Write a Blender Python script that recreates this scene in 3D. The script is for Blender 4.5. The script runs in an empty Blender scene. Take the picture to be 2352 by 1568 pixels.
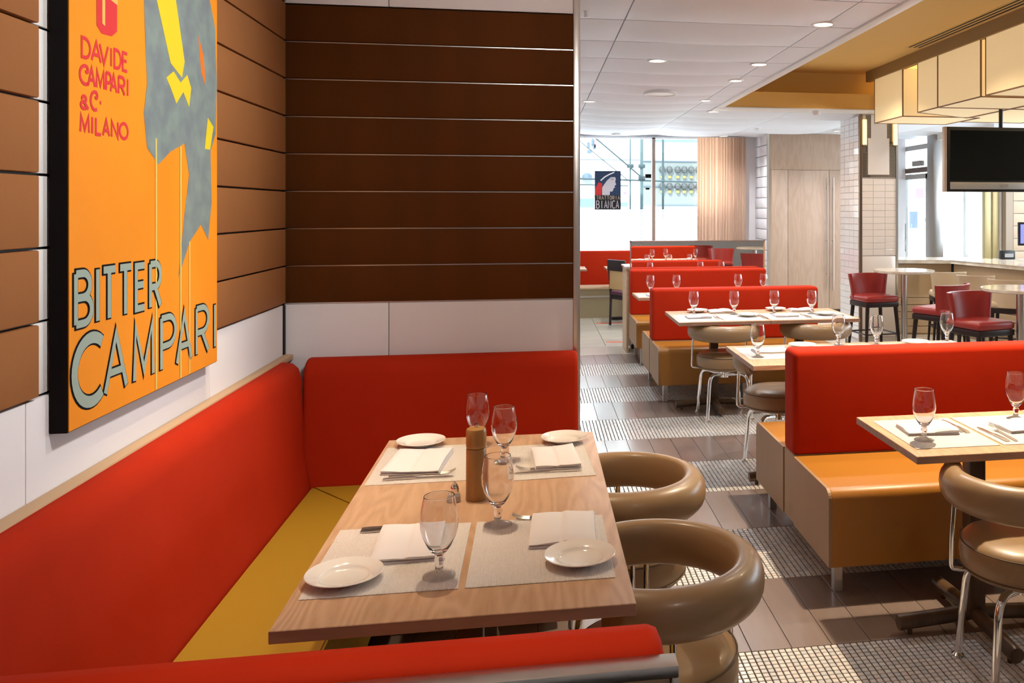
import bpy, bmesh, math, random
from mathutils import Vector, Matrix
random.seed(7)
PI = math.pi
S = bpy.context.scene
C = S.collection

# ------------------------------------------------------------------ camera
cam_d = bpy.data.cameras.new('camera'); cam = bpy.data.objects.new('camera', cam_d); C.objects.link(cam)
cam.location = (0, 0, 1.6)
cam.rotation_euler = (PI / 2, 0, -math.radians(9.8635))
cam_d.sensor_width = 36; cam_d.lens = 36 * 2020 / 2352
cam_d.shift_x = (1176 - 1582.22) / 2352
cam_d.shift_y = (478 - 784) / 2352
cam_d.clip_start = 0.02; cam_d.clip_end = 200
S.camera = cam

# ------------------------------------------------------------------ world, sun, exposure
w = bpy.data.worlds.new('daylight'); S.world = w; w.use_nodes = True
bg = w.node_tree.nodes['Background']
bg.inputs[0].default_value = (0.80, 0.91, 1.0, 1); bg.inputs[1].default_value = 7.0
sd = bpy.data.lights.new('sun', 'SUN'); sd.energy = 14.0; sd.angle = 0.02; sd.color = (1, 0.96, 0.9)
sun = bpy.data.objects.new('sun', sd); C.objects.link(sun); sun.rotation_euler = (math.radians(48), 0, math.radians(-28))
S.view_settings.view_transform = 'Standard'; S.view_settings.look = 'None'
S.view_settings.exposure = 0.22; S.view_settings.gamma = 1.0; S.view_settings.use_curve_mapping = False
S.cycles.max_bounces = 14; S.cycles.diffuse_bounces = 5; S.cycles.glossy_bounces = 5
S.cycles.transmission_bounces = 14; S.cycles.transparent_max_bounces = 12
S.cycles.sample_clamp_indirect = 6.0; S.cycles.blur_glossy = 0.5

def spot(x, y, z, power, color, size=100, blend=0.6, tx=0, ty=0, rad=0.025):
    d = bpy.data.lights.new('downlight_or_fill', 'SPOT'); d.energy = power; d.color = color  # serves the ceiling downlights and the added fill spots
    d.spot_size = math.radians(size); d.spot_blend = blend; d.shadow_soft_size = rad
    o = bpy.data.objects.new('downlight_or_fill', d); C.objects.link(o); o.location = (x, y, z)
    o.rotation_euler = (ty, tx, 0)
    return o
WARM = (1.0, 0.80, 0.56); NEUT = (1.0, 0.95, 0.90); COOL = (0.85, 0.93, 1.0)
CZ = 2.74          # main ceiling
RZ = 3.2           # raised ceiling over the bar side

# ------------------------------------------------------------------ materials
MATS = {}
def mat(name, col, rough=0.6, metal=0.0, spec=0.5, coat=0.0, sheen=0.0, bump=None, var=None, trans=0.0, ior=1.45, emit=None, estr=0):
    """bump=(kind, scale, strength, (sx,sy,sz)); var=(scale, amount, (sx,sy,sz), col2)"""
    if name in MATS: return MATS[name]
    m = bpy.data.materials.new(name); m.use_nodes = True; nt = m.node_tree; N = nt.nodes; L = nt.links
    b = N['Principled BSDF']
    def put(k, v):
        if k in b.inputs: b.inputs[k].default_value = v
    put('Base Color', (*col, 1)); put('Roughness', rough); put('Metallic', metal); put('Specular IOR Level', spec)
    put('Coat Weight', coat); put('Coat Roughness', 0.15); put('Sheen Weight', sheen); put('Transmission Weight', trans); put('IOR', ior)
    if emit: put('Emission Color', (*emit, 1)); put('Emission Strength', estr)
    tc = None
    def coords(scale):
        tc_ = N.new('ShaderNodeTexCoord'); mp = N.new('ShaderNodeMapping'); mp.inputs['Scale'].default_value = scale
        L.new(tc_.outputs['Object'], mp.inputs['Vector']); return mp.outputs[0]
    if var:
        sc, amt, sv, c2 = var
        n = N.new('ShaderNodeTexNoise'); n.inputs['Scale'].default_value = sc; n.inputs['Detail'].default_value = 4
        L.new(coords(sv), n.inputs['Vector'])
        mr = N.new('ShaderNodeMapRange'); mr.inputs[1].default_value = 0.35; mr.inputs[2].default_value = 0.65
        mr.inputs[3].default_value = 0; mr.inputs[4].default_value = amt; L.new(n.outputs[0], mr.inputs[0])
        mx = N.new('ShaderNodeMix'); mx.data_type = 'RGBA'; mx.inputs[6].default_value = (*col, 1); mx.inputs[7].default_value = (*c2, 1)
        L.new(mr.outputs[0], mx.inputs[0]); L.new(mx.outputs[2], b.inputs['Base Color'])
    if bump:
        kind, sc, st, sv = bump
        if kind == 'noise':
            t = N.new('ShaderNodeTexNoise'); t.inputs['Scale'].default_value = sc; t.inputs['Detail'].default_value = 3
            L.new(coords(sv), t.inputs['Vector']); out = t.outputs[0]
        else:
            t = N.new('ShaderNodeTexWave'); t.inputs['Scale'].default_value = sc; t.bands_direction = kind[-1].upper()
            L.new(coords(sv), t.inputs['Vector']); out = t.outputs['Fac'] if 'Fac' in t.outputs else t.outputs[1]
        bp = N.new('ShaderNodeBump'); bp.inputs['Strength'].default_value = st; bp.inputs['Distance'].default_value = 0.002
        L.new(out, bp.inputs['Height']); L.new(bp.outputs[0], b.inputs['Normal'])
    MATS[name] = m; return m

def wood(name, c1, c2, axis='y', rough=0.42, dens=26, spec=0.5):
    """long grain with flowing cathedral figure along the axis"""
    if name in MATS: return MATS[name]
    m = bpy.data.materials.new(name); m.use_nodes = True; nt = m.node_tree; N = nt.nodes; L = nt.links
    b = N['Principled BSDF']; b.inputs['Roughness'].default_value = rough; b.inputs['Specular IOR Level'].default_value = spec
    tc = N.new('ShaderNodeTexCoord'); mp = N.new('ShaderNodeMapping')
    long_, acr = 0.9, 6.0
    mp.inputs['Scale'].default_value = {'y': (acr, long_, acr), 'x': (long_, acr, acr), 'z': (acr, acr, long_)}[axis]
    L.new(tc.outputs['Object'], mp.inputs['Vector'])
    n = N.new('ShaderNodeTexNoise'); n.inputs['Scale'].default_value = 1.2; n.inputs['Detail'].default_value = 1.5
    L.new(mp.outputs[0], n.inputs['Vector'])
    mu = N.new('ShaderNodeMath'); mu.operation = 'MULTIPLY'; mu.inputs[1].default_value = dens; L.new(n.outputs[0], mu.inputs[0])
    sn = N.new('ShaderNodeMath'); sn.operation = 'SINE'; L.new(mu.outputs[0], sn.inputs[0])
    f = N.new('ShaderNodeTexNoise'); f.inputs['Scale'].default_value = 14; f.inputs['Detail'].default_value = 3; L.new(mp.outputs[0], f.inputs['Vector'])
    ad = N.new('ShaderNodeMath'); ad.operation = 'MULTIPLY_ADD'; ad.inputs[1].default_value = 0.28; L.new(sn.outputs[0], ad.inputs[0]); L.new(f.outputs[0], ad.inputs[2])
    mr = N.new('ShaderNodeMapRange'); mr.inputs[1].default_value = 0.15; mr.inputs[2].default_value = 0.95; L.new(ad.outputs[0], mr.inputs[0])
    mx = N.new('ShaderNodeMix'); mx.data_type = 'RGBA'; mx.inputs[6].default_value = (*c1, 1); mx.inputs[7].default_value = (*c2, 1)
    L.new(mr.outputs[0], mx.inputs[0]); L.new(mx.outputs[2], b.inputs['Base Color'])
    bp = N.new('ShaderNodeBump'); bp.inputs['Strength'].default_value = 0.12; bp.inputs['Distance'].default_value = 0.001
    L.new(ad.outputs[0], bp.inputs['Height']); L.new(bp.outputs[0], b.inputs['Normal'])
    MATS[name] = m; return m

def glass_pane(name, tint, refl=0.12):
    """thin window glass: mostly see-through, a little mirror, more at grazing angles"""
    m = bpy.data.materials.new(name); m.use_nodes = True; nt = m.node_tree; N = nt.nodes; L = nt.links
    N.remove(N['Principled BSDF']); out = N['Material Output']
    t = N.new('ShaderNodeBsdfTransparent'); t.inputs[0].default_value = (*tint, 1)
    g = N.new('ShaderNodeBsdfGlossy'); g.inputs['Roughness'].default_value = 0.02
    lw = N.new('ShaderNodeLayerWeight'); lw.inputs[0].default_value = 0.5
    pw = N.new('ShaderNodeMath'); pw.operation = 'POWER'; pw.inputs[1].default_value = 4.0; L.new(lw.outputs['Facing'], pw.inputs[0])
    fr = N.new('ShaderNodeMath'); fr.operation = 'MULTIPLY_ADD'; fr.inputs[1].default_value = 0.6; fr.inputs[2].default_value = 0.04; L.new(pw.outputs[0], fr.inputs[0])
    mx = N.new('ShaderNodeMixShader'); L.new(fr.outputs[0], mx.inputs[0]); L.new(t.outputs[0], mx.inputs[1]); L.new(g.outputs[0], mx.inputs[2])
    L.new(mx.outputs[0], out.inputs[0]); MATS[name] = m; return m

WHITE = mat('white_fabric_wall', (0.72, 0.70, 0.72), 0.85, bump=('noise', 500, 0.15, (1, 1, 1)))
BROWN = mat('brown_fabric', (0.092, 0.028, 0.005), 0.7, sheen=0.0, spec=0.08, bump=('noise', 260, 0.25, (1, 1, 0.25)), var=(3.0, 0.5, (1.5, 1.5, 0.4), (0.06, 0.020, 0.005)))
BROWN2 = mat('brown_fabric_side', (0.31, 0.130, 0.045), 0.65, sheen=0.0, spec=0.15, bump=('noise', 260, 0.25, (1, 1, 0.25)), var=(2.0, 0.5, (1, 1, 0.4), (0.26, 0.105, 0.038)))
GROOVE = mat('dark_groove', (0.012, 0.011, 0.012), 0.5)
RED = mat('red_upholstery', (0.42, 0.022, 0.004), 0.75, sheen=0.0, spec=0.12, bump=('noise', 900, 0.2, (1, 1, 1)), var=(6, 0.3, (1, 1, 1), (0.35, 0.015, 0.003)))
TAN = mat('mustard_leather', (0.40, 0.165, 0.022), 0.36, spec=0.5, bump=('noise', 400, 0.12, (1, 1, 1)))
OLIVE = mat('ochre_leather', (0.36, 0.205, 0.015), 0.5, spec=0.4, bump=('noise', 400, 0.12, (1, 1, 1)))
BEIGE = mat('khaki_leather', (0.32, 0.205, 0.105), 0.36, spec=0.5, coat=0.15, bump=('noise', 350, 0.1, (1, 1, 1)))
SEAM = mat('dark_piping', (0.10, 0.06, 0.03), 0.6)
SIDEW = mat('tan_bench_side', (0.34, 0.205, 0.10), 0.5, bump=('noise', 300, 0.1, (1, 1, 1)), var=(12, 0.35, (6, 6, 0.5), (0.29, 0.165, 0.078)))
OAK = wood('oak_top', (0.62, 0.40, 0.245), (0.485, 0.285, 0.160), 'y', 0.36, 95)
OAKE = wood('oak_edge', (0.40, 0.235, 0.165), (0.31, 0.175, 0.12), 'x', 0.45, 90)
OAKP = wood('oak_panel', (0.60, 0.42, 0.26), (0.52, 0.35, 0.21), 'x', 0.45, 60)
CABW = wood('cabinet_veneer', (0.44, 0.315, 0.235), (0.39, 0.27, 0.195), 'z', 0.45, 40)
WAL = wood('walnut', (0.10, 0.055, 0.025), (0.05, 0.026, 0.012), 'z', 0.35, 20)
STEEL = mat('brushed_steel', (0.62, 0.60, 0.57), 0.28, 1.0, bump=('noise', 60, 0.08, (1, 30, 30)))
CHROME = mat('chrome', (0.85, 0.84, 0.82), 0.07, 1.0)
GLASS = mat('clear_glass', (1, 1, 1), 0.0, trans=1.0, ior=1.45)
PORC = mat('porcelain', (0.86, 0.81, 0.75), 0.12, coat=0.5)
CLOTH = mat('white_napkin_cloth', (0.76, 0.72, 0.72), 0.9, spec=0.2, bump=('noise', 120, 0.25, (1, 1, 1)))
MATM = mat('woven_vinyl', (0.80, 0.74, 0.69), 0.6, bump=('wave_x', 95, 0.7, (1, 1, 1)), var=(260, 0.45, (1.6, 0.5, 1), (0.62, 0.54, 0.48)))
BEECH = wood('mill_wood', (0.44, 0.235, 0.075), (0.33, 0.16, 0.045), 'z', 0.3, 14)
PLANK = mat('taupe_floor_tile', (0.205, 0.150, 0.125), 0.30, spec=0.5, coat=0.6, bump=('noise', 90, 0.05, (1, 0.2, 1)), var=(4, 0.5, (6, 0.8, 1), (0.25, 0.19, 0.165)))
GROUT = mat('dark_grout', (0.02, 0.013, 0.010), 0.8)
MOS = [mat('mosaic_a', (0.68, 0.65, 0.62), 0.2, coat=.4), mat('mosaic_b', (0.74, 0.71, 0.66), 0.2, coat=.4), mat('mosaic_c', (0.61, 0.60, 0.58), 0.2, coat=.4), mat('mosaic_d', (0.70, 0.64, 0.60), 0.2, coat=.4)]
CREAMT = mat('cream_floor_tile', (0.62, 0.58, 0.50), 0.22, coat=.5, var=(3, 0.4, (1, 1, 1), (0.56, 0.50, 0.41)))
ORANGET = mat('orange_inlay', (0.65, 0.12, 0.05), 0.4)
CEIL = mat('ceiling_panel_white', (0.77, 0.82, 0.90), 0.8)
MUST = mat('mustard_paint', (0.70, 0.48, 0.17), 0.75)
MUSTF = mat('mustard_paint_beam', (0.74, 0.47, 0.15), 0.75)
LANT = mat('cream_fabric_lantern', (0.80, 0.66, 0.42), 0.8, emit=(1.0, 0.74, 0.36), estr=0.30)
LANTE = mat('lantern_frame', (0.20, 0.10, 0.04), 0.6)
LANTG = mat('lantern_inside_glow', (0.9, 0.65, 0.25), 0.8, emit=(1.0, 0.66, 0.20), estr=0.75)
WTILE = mat('white_wall_tile', (0.70, 0.64, 0.60), 0.12, coat=0.3)
WTILE2 = mat('white_wall_tile_side', (0.72, 0.71, 0.72), 0.08, coat=0.5)
DTILE = mat('dark_mosaic', (0.07, 0.06, 0.055), 0.3)
CURT = mat('curtain_cloth', (0.80, 0.60, 0.47), 0.9)
MARB = mat('pale_marble', (0.68, 0.63, 0.56), 0.12, var=(9, 0.8, (1, 1, 1), (0.50, 0.42, 0.33)))
BLACKP = mat('black_plastic', (0.012, 0.012, 0.013), 0.35)
SCREEN = mat('tv_screen', (0.006, 0.008, 0.008), 0.12)
EBON = mat('ebony_wood', (0.015, 0.008, 0.008), 0.4)
REDL = mat('red_leather', (0.27, 0.026, 0.022), 0.36)
CREAML = mat('cream_leather', (0.64, 0.52, 0.37), 0.4)
DISC = mat('lamp_lens', (1, 1, 1), 0.5, emit=(1.0, 0.93, 0.82), estr=4.0)
POSTS = mat('white_paint', (0.72, 0.72, 0.72), 0.5)
MIRR = mat('mirror', (0.9, 0.92, 0.93), 0.01, 1.0)
PANE = glass_pane('window_glass', (0.96, 0.99, 1.0))
FROST = mat('frosted_film', (0.62, 0.66, 0.68), 0.7, trans=0.5, ior=1.05)

# ------------------------------------------------------------------ mesh helpers
def B(): return bmesh.new()
def box(bm, x0, x1, y0, y1, z0, z1, bev=0, seg=2, M=None):
    r = bmesh.ops.create_cube(bm, size=1.0, matrix=Matrix.Translation(((x0 + x1) / 2, (y0 + y1) / 2, (z0 + z1) / 2)) @ Matrix.Diagonal((abs(x1 - x0), abs(y1 - y0), abs(z1 - z0), 1)))
    vs = r['verts']
    if bev > 0:
        es = list({e for v in vs for e in v.link_edges})
        rr = bmesh.ops.bevel(bm, geom=es, offset=bev, segments=seg, affect='EDGES', profile=0.5)
        vs = list({v for f in rr['faces'] for v in f.verts} | {v for v in vs if v.is_valid})
    if M is not None: bmesh.ops.transform(bm, matrix=M, verts=vs)
    return vs
def lathe(bm, prof, seg=24, cx=0, cy=0, cz=0):
    rings = []
    for r, z in prof:
        if r < 1e-6: rings.append([bm.verts.new((cx, cy, cz + z))])
        else: rings.append([bm.verts.new((cx + r * math.cos(2 * PI * i / seg), cy + r * math.sin(2 * PI * i / seg), cz + z)) for i in range(seg)])
    for a, b in zip(rings, rings[1:]):
        if len(a) == 1 and len(b) == 1: continue
        for i in range(seg):
            j = (i + 1) % seg
            if len(a) == 1: bm.faces.new((a[0], b[j], b[i]))
            elif len(b) == 1: bm.faces.new((a[i], a[j], b[0]))
            else: bm.faces.new((a[i], a[j], b[j], b[i]))
def tube(bm, pts, r, seg=10, closed=False, caps=True):
    """round tube along a smooth path; r is a number or one per point"""
    pts = [Vector(p) for p in pts]; n = len(pts); rr = r if isinstance(r, (list, tuple)) else [r] * n
    up = None; rings = []
    for i, p in enumerate(pts):
        if closed: t = (pts[(i + 1) % n] - pts[i - 1])
        else: t = pts[min(i + 1, n - 1)] - pts[max(i - 1, 0)]
        t.normalize()
        if up is None:
            up = Vector((0, 0, 1)) if abs(t.z) < 0.9 else Vector((1, 0, 0))
        u = (up - t * up.dot(t)).normalized(); up = u; v = t.cross(u)
        rings.append([bm.verts.new(p + (u * math.cos(2 * PI * k / seg) + v * math.sin(2 * PI * k / seg)) * rr[i]) for k in range(seg)])
    m = n if closed else n - 1
    for i in range(m):
        a, b = rings[i], rings[(i + 1) % n]
        for k in range(seg):
            bm.faces.new((a[k], a[(k + 1) % seg], b[(k + 1) % seg], b[k]))
    if caps and not closed:
        bm.faces.new(rings[0][::-1]); bm.faces.new(rings[-1])
def fillet(pts, rad, n=6):
    """round the inner corners of a polyline"""
    P = [Vector(p) for p in pts]; out = [P[0]]
    for i in range(1, len(P) - 1):
        a = (P[i - 1] - P[i]); b = (P[i + 1] - P[i]); ra = min(rad, a.length * .49, b.length * .49)
        A = P[i] + a.normalized() * ra; D = P[i] + b.normalized() * ra
        for k in range(n + 1):
            t = k / n; out.append(A * (1 - t) ** 2 + P[i] * 2 * t * (1 - t) + D * t * t)
    out.append(P[-1]); return out
def prism(bm, poly, z0, z1, M=None):
    a = [bm.verts.new((x, y, z0)) for x, y in poly]; b = [bm.verts.new((x, y, z1)) for x, y in poly]
    bm.faces.new(a[::-1]); bm.faces.new(b); n = len(poly)
    for i in range(n): bm.faces.new((a[i], a[(i + 1) % n], b[(i + 1) % n], b[i]))
    if M is not None: bmesh.ops.transform(bm, matrix=M, verts=a + b)
def obj(name, bm, m, parent=None, smooth=35, loc=None):
    bmesh.ops.recalc_face_normals(bm, faces=bm.faces)
    me = bpy.data.meshes.new(name); bm.to_mesh(me); bm.free()
    for mm in (m if isinstance(m, (list, tuple)) else [m]): me.materials.append(mm)
    if smooth:
        for p in me.polygons: p.use_smooth = True
        me.set_sharp_from_angle(angle=math.radians(smooth))
    o = bpy.data.objects.new(name, me); C.objects.link(o)
    if parent: o.parent = parent
    if loc: o.location = loc
    return o
def inst(name, src, parent, loc, rot=None, m=None):
    o = bpy.data.objects.new(name, src.data); C.objects.link(o); o.parent = parent; o.location = loc
    if rot: o.rotation_euler = rot
    if m is not None:
        o.material_slots[0].link = 'OBJECT'; o.material_slots[0].material = m
    return o
def bx(name, x0, x1, y0, y1, z0, z1, m, parent=None, bev=0, seg=2, label=None):
    b = B(); box(b, x0, x1, y0, y1, z0, z1, bev, seg); o = obj(name, b, m, parent)
    if label: o['label'] = label
    return o
def tag(o, label, cat, group=None, kind=None):
    o['label'] = label; o['category'] = cat
    if group: o['group'] = group
    if kind: o['kind'] = kind
    return o
def thing(name, label, cat, loc=(0, 0, 0), rz=0, group=None):
    o = bpy.data.objects.new(name, None); C.objects.link(o); o.location = loc; o.rotation_euler = (0, 0, rz)
    return tag(o, label, cat, group)
def struct(o, label, cat='structure'):
    o['kind'] = 'structure'; o['label'] = label; return o
def dup(root, loc, rz, label, group=None):
    r = root.copy(); C.objects.link(r); r.location = loc; r.rotation_euler = (0, 0, rz); r['label'] = label
    if group: r['group'] = group
    for ch in list(root.children):
        c = ch.copy(); C.objects.link(c); c.parent = r
        for g in list(ch.children):
            d = g.copy(); C.objects.link(d); d.parent = c
    return r

# ================================================================== FLOOR
fl = struct(bx('floor', -1.3, 8.2, -1.2, 14.2, -0.08, -0.004, GROUT), 'tiled floor of taupe plank bands and white mosaic bands')
BY = 3.09; BW = 0.5955
pb = B(); box(pb, -0.0748, 0.0748, -BW / 2 + 0.0015, BW / 2 - 0.0015, -0.010, 0, 0.0012, 1)
first_plank = None
planks = []
for k in range(-1, 6):
    y0 = BY + 2 * k * BW
    for i in range(-13, 36):
        x = 0.9955 + 0.152 * i
        if k == -1 and x > 3.0: continue
        planks.append((x, y0 + BW / 2))
planks.sort(key=lambda p: (p[1] + abs(p[0] - 1.5) * 0.8))
for n, (x, y) in enumerate(planks[:300]):
    if first_plank is None: first_plank = obj('floor_plank', pb, PLANK, fl, 0, (x, y, 0))
    else: inst('floor_plank', first_plank, fl, (x, y, random.uniform(-0.0006, 0)))
if len(planks) > 300:
    sb = B()
    for x, y in planks[300:]: box(sb, x - .0748, x + .0748, y - BW / 2 + .0015, y + BW / 2 - .0015, -.010, 0)
    o = obj('floor_planks', sb, PLANK, fl, 0); o['kind'] = 'stuff'
# mosaic bands: 24 rows of 25 mm tiles
P = BW / 24
tb = B(); box(tb, -0.0104, 0.0104, -0.0104, 0.0104, -0.008, 0, 0.0016, 1)
first_tile = None; cnt = 0
vs, fs, mi = [], [], []
for k in range(-2, 6):
    y0 = BY + BW + 2 * k * BW
    rows = range(24)
    for r in rows:
        y = y0 + (r + 0.5) * P
        xmax = 6.6 if k > -2 else 3.2
        nx = int((xmax + 1.07) / P)
        for c in range(nx):
            x = -1.07 + (c + 0.5) * P
            near = (k == -1 and 0.72 <= x <= 1.46 and r >= 14)
            if near and cnt < 300:
                mm = random.choice(MOS)
                if first_tile is None: first_tile = obj('mosaic_tile', tb, mm, fl, 0, (x, y, 0))
                else: inst('mosaic_tile', first_tile, fl, (x, y, random.uniform(-.0005, 0)), m=mm)
                cnt += 1; continue
            z = random.uniform(-.0006, 0); h = 0.0104; b0 = len(vs); e = 0.0016
            jx = random.uniform(-.0006, .0006); x_ = x + jx
            vs += [(x_ - h, y - h, -.004), (x_ + h, y - h, -.004), (x_ + h, y + h, -.004), (x_ - h, y + h, -.004),
                   (x_ - h + e, y - h + e, z), (x_ + h - e, y - h + e, z), (x_ + h - e, y + h - e, z), (x_ - h + e, y + h - e, z)]
            fs += [(b0 + 4, b0 + 5, b0 + 6, b0 + 7), (b0, b0 + 1, b0 + 5, b0 + 4), (b0 + 1, b0 + 2, b0 + 6, b0 + 5), (b0 + 2, b0 + 3, b0 + 7, b0 + 6), (b0 + 3, b0, b0 + 4, b0 + 7)]
            mi += [random.randrange(4)] * 5
me = bpy.data.meshes.new('mosaic_tiles'); me.from_pydata(vs, [], fs)
for mm in MOS: me.materials.append(mm)
me.polygons.foreach_set('material_index', mi)
o = bpy.data.objects.new('mosaic_tiles', me); C.objects.link(o); o.parent = fl; o['kind'] = 'stuff'
# cream tile area beyond the last band
YC = BY + 11 * BW
ctb = B(); box(ctb, -0.298, 0.298, -0.298, 0.298, -0.01, 0.0, 0.002, 1)
fc = None
for i in range(-3, 12):
    for j in range(0, 8):
        x, y = 0.5 + 0.6 * i, YC + 0.3 + 0.6 * j
        if x < -1 or y > 13.8: continue
        if fc is None: fc = obj('floor_tile', ctb, CREAMT, fl, 0, (x, y, 0.0))
        else: inst('floor_tile', fc, fl, (x, y, 0.0))
for (x0, x1, y) in ((0.82, 1.6, 12.26), (0.83, 1.6, 10.52)):
    bx('floor_inlay', x0, x1, y - .045, y + .045, -.002, .0015, ORANGET, fl, label='orange inlay strip')

# ================================================================== WALLS
XL, YB = -1.07, 4.0
wl = struct(bx('wall_left', XL - .15, XL, -1.2, 14.2, 0, 3.0, GROOVE), 'left wall clad in brown fabric strips above white panels')
wb = struct(bx('wall_partition', XL, 0.185, YB + .012, YB + .14, 0, 2.8, GROOVE), 'partition wall behind the corner booth clad in brown strips')
PZ = 1.193; PH = 0.16
# horizontal padded strips on the partition
sbm = B(); box(sbm, XL + .012, 0.165, YB - .012, YB + .012, 0.003, PH - .003, .004, 2)
s0 = None
for i in range(8):
    z = PZ + i * PH
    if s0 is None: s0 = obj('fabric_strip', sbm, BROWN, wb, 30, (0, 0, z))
    else: inst('fabric_strip', s0, wb, (0, 0, z))
    bx('steel_reveal', XL + .012, .165, YB - .002, YB + .004, z - .003, z + .002, STEEL, wb)
for (a, b_) in ((XL + .012, -.632), (-.629, .165)):
    bx('wainscot_panel', a, b_, YB - .008, YB + .012, 0.5, PZ - .004, WHITE, wb, .002)
    bx('upper_panel', a, b_, YB - .008, YB + .012, PZ + 8 * PH + .003, CZ, WHITE, wb, .002)
# left wall strips: near column and the column beyond the poster
sc1 = B(); box(sc1, XL - .002, XL + .022, -1.2, 2.096, .003, PH - .003, .004, 2)
sc2 = B(); box(sc2, XL - .002, XL + .022, 2.26, YB - .022, .003, PH - .003, .004, 2)
s1 = s2 = None
for i in range(9):
    z = PZ + i * PH
    if s1 is None:
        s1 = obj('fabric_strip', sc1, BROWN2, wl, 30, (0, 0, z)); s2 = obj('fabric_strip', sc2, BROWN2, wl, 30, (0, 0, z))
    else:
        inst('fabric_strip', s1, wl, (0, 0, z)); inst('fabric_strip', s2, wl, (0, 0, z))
    bx('reveal_strip', XL - .002, XL + .008, 2.100, 2.256, z + .003, z + PH - .003, POSTS, wl, .001)
for (a, b_) in ((-1.2, 2.062), (2.065, 3.12), (3.123, YB - .03)):
    bx('wainscot_panel', XL - .002, XL + .012, a, b_, .5, PZ - .004, WHITE, wl, .002)
bx('upper_panel', XL - .002, XL + .012, -1.2, YB - .03, PZ + 9 * PH + .003, 2.99, WHITE, wl, .002)
for (a, b_) in ((YB + .14, 14.2),):
    bx('wall_lining', XL - .002, XL + .012, a, b_, 0, 3.0, WHITE, wl, .002)
struct(bx('trim_1', 0.166, 0.196, YB - .018, YB + .15, 0, 2.76, STEEL, bev=.002), 'vertical steel trim capping the end of the partition')
struct(bx('trim_2', XL + .003, XL + .018, YB - .022, YB - .006, .9, PZ - .006, GROOVE), 'dark corner bead between the two wall panels')

# ceiling ------------------------------------------------------------
ce = struct(bx('ceiling', XL - .15, 2.03, -1.2, 10.02, CZ + .05, CZ + .5, CEIL), 'white ceiling of softly bowed rectangular panels')
bx('ceiling_slab', XL - .15, 8.2, 10.021, 14.2, CZ + .05, CZ + .5, CEIL, ce)
bx('ceiling_slab', 2.03, 8.2, 10.0, 10.02, CZ + .0, RZ + .1, MUST, ce)
def cpanel(wx, wy):
    amp = .046 if wx > .6 else .006
    b = B(); nx, ny = 6, 6; g = {}
    for i in range(nx + 1):
        for j in range(ny + 1):
            u, v = i / nx, j / ny
            g[i, j] = b.verts.new(((u - .5) * wx, (v - .5) * wy, -amp * (1 - (2 * v - 1) ** 2) * (1 - abs(2 * u - 1) ** 3)))
    for i in range(nx):
        for j in range(ny): b.faces.new((g[i, j], g[i, j + 1], g[i + 1, j + 1], g[i + 1, j]))
    t = [b.verts.new((sx * wx / 2, sy * wy / 2, .03)) for sx, sy in ((-1, -1), (1, -1), (1, 1), (-1, 1))]
    for a, bb, side in ((0, 1, [(i, 0) for i in range(nx + 1)]), (2, 3, [(i, ny) for i in range(nx, -1, -1)]), (1, 2, [(nx, j) for j in range(ny + 1)]), (3, 0, [(0, j) for j in range(ny, -1, -1)])):
        b.faces.new([g[k] for k in side] + [t[bb], t[a]])
    return b
XG = [-1.07, -0.705, 0.530, 1.765, 2.0]
XG2 = [-1.07, -0.705, 0.530, 1.765, 3.0, 4.235, 5.47, 6.705, 7.94]
YP = 0.6865; Y0 = 5.318
protos = {}
def place_panel(x0, x1, y0, y1):
    w_, h_ = round(x1 - x0 - .008, 3), round(y1 - y0 - .014, 3)
    if (w_, h_) not in protos:
        protos[w_, h_] = obj('ceiling_panel', cpanel(w_, h_), CEIL, ce, 60, ((x0 + x1) / 2, (y0 + y1) / 2, CZ))
    else: inst('ceiling_panel', protos[w_, h_], ce, ((x0 + x1) / 2, (y0 + y1) / 2, CZ))
for j in range(-8, 12):
    ya, yb_ = Y0 + j * YP, Y0 + (j + 1) * YP
    if yb_ < -.5: continue
    if yb_ <= 9.65:
        for a, b_ in zip(XG, XG[1:]): place_panel(a, b_, ya, yb_)
    elif ya < 9.65:
        for a, b_ in zip(XG, XG[1:]): place_panel(a, b_, ya, yb_)
    else:
        for a, b_ in zip(XG2, XG2[1:]):
            place_panel(a, b_, ya, min(yb_, 13.55) if yb_ > 13.5 else yb_)
            if yb_ > 13.6: pass
struct(bx('trim_3', 2.003, 2.075, -1.2, 9.66, CZ - .012, RZ, POSTS, bev=.003), 'white edge strip between white ceiling and mustard recess')
struct(bx('trim_4', 2.0, 8.2, 9.642, 10.02, CZ - .012, CZ, POSTS, bev=.003), 'white soffit under the mustard beam')
struct(bx('ceiling_recess', 2.07, 8.2, -1.2, 10.0, RZ, RZ + .1, MUST), 'mustard painted raised ceiling over the bar side')
struct(bx('ceiling_beam', 2.075, 8.2, 9.652, 9.998, CZ, 2.915, MUSTF), 'ochre beam closing the far end of the recess')
# slot diffuser in the raised ceiling
sl = thing('air_slot', 'long slotted black air diffuser set in the mustard ceiling', 'vent', (3.70, 0, RZ))
bx('backing', -.075, .075, -1, 8.25, -.004, .001, MUST, sl)
for x in (-.05, 0, .05): bx('slot', x - .011, x + .011, -1, 8.22, -.007, -.003, GROOVE, sl)

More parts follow.
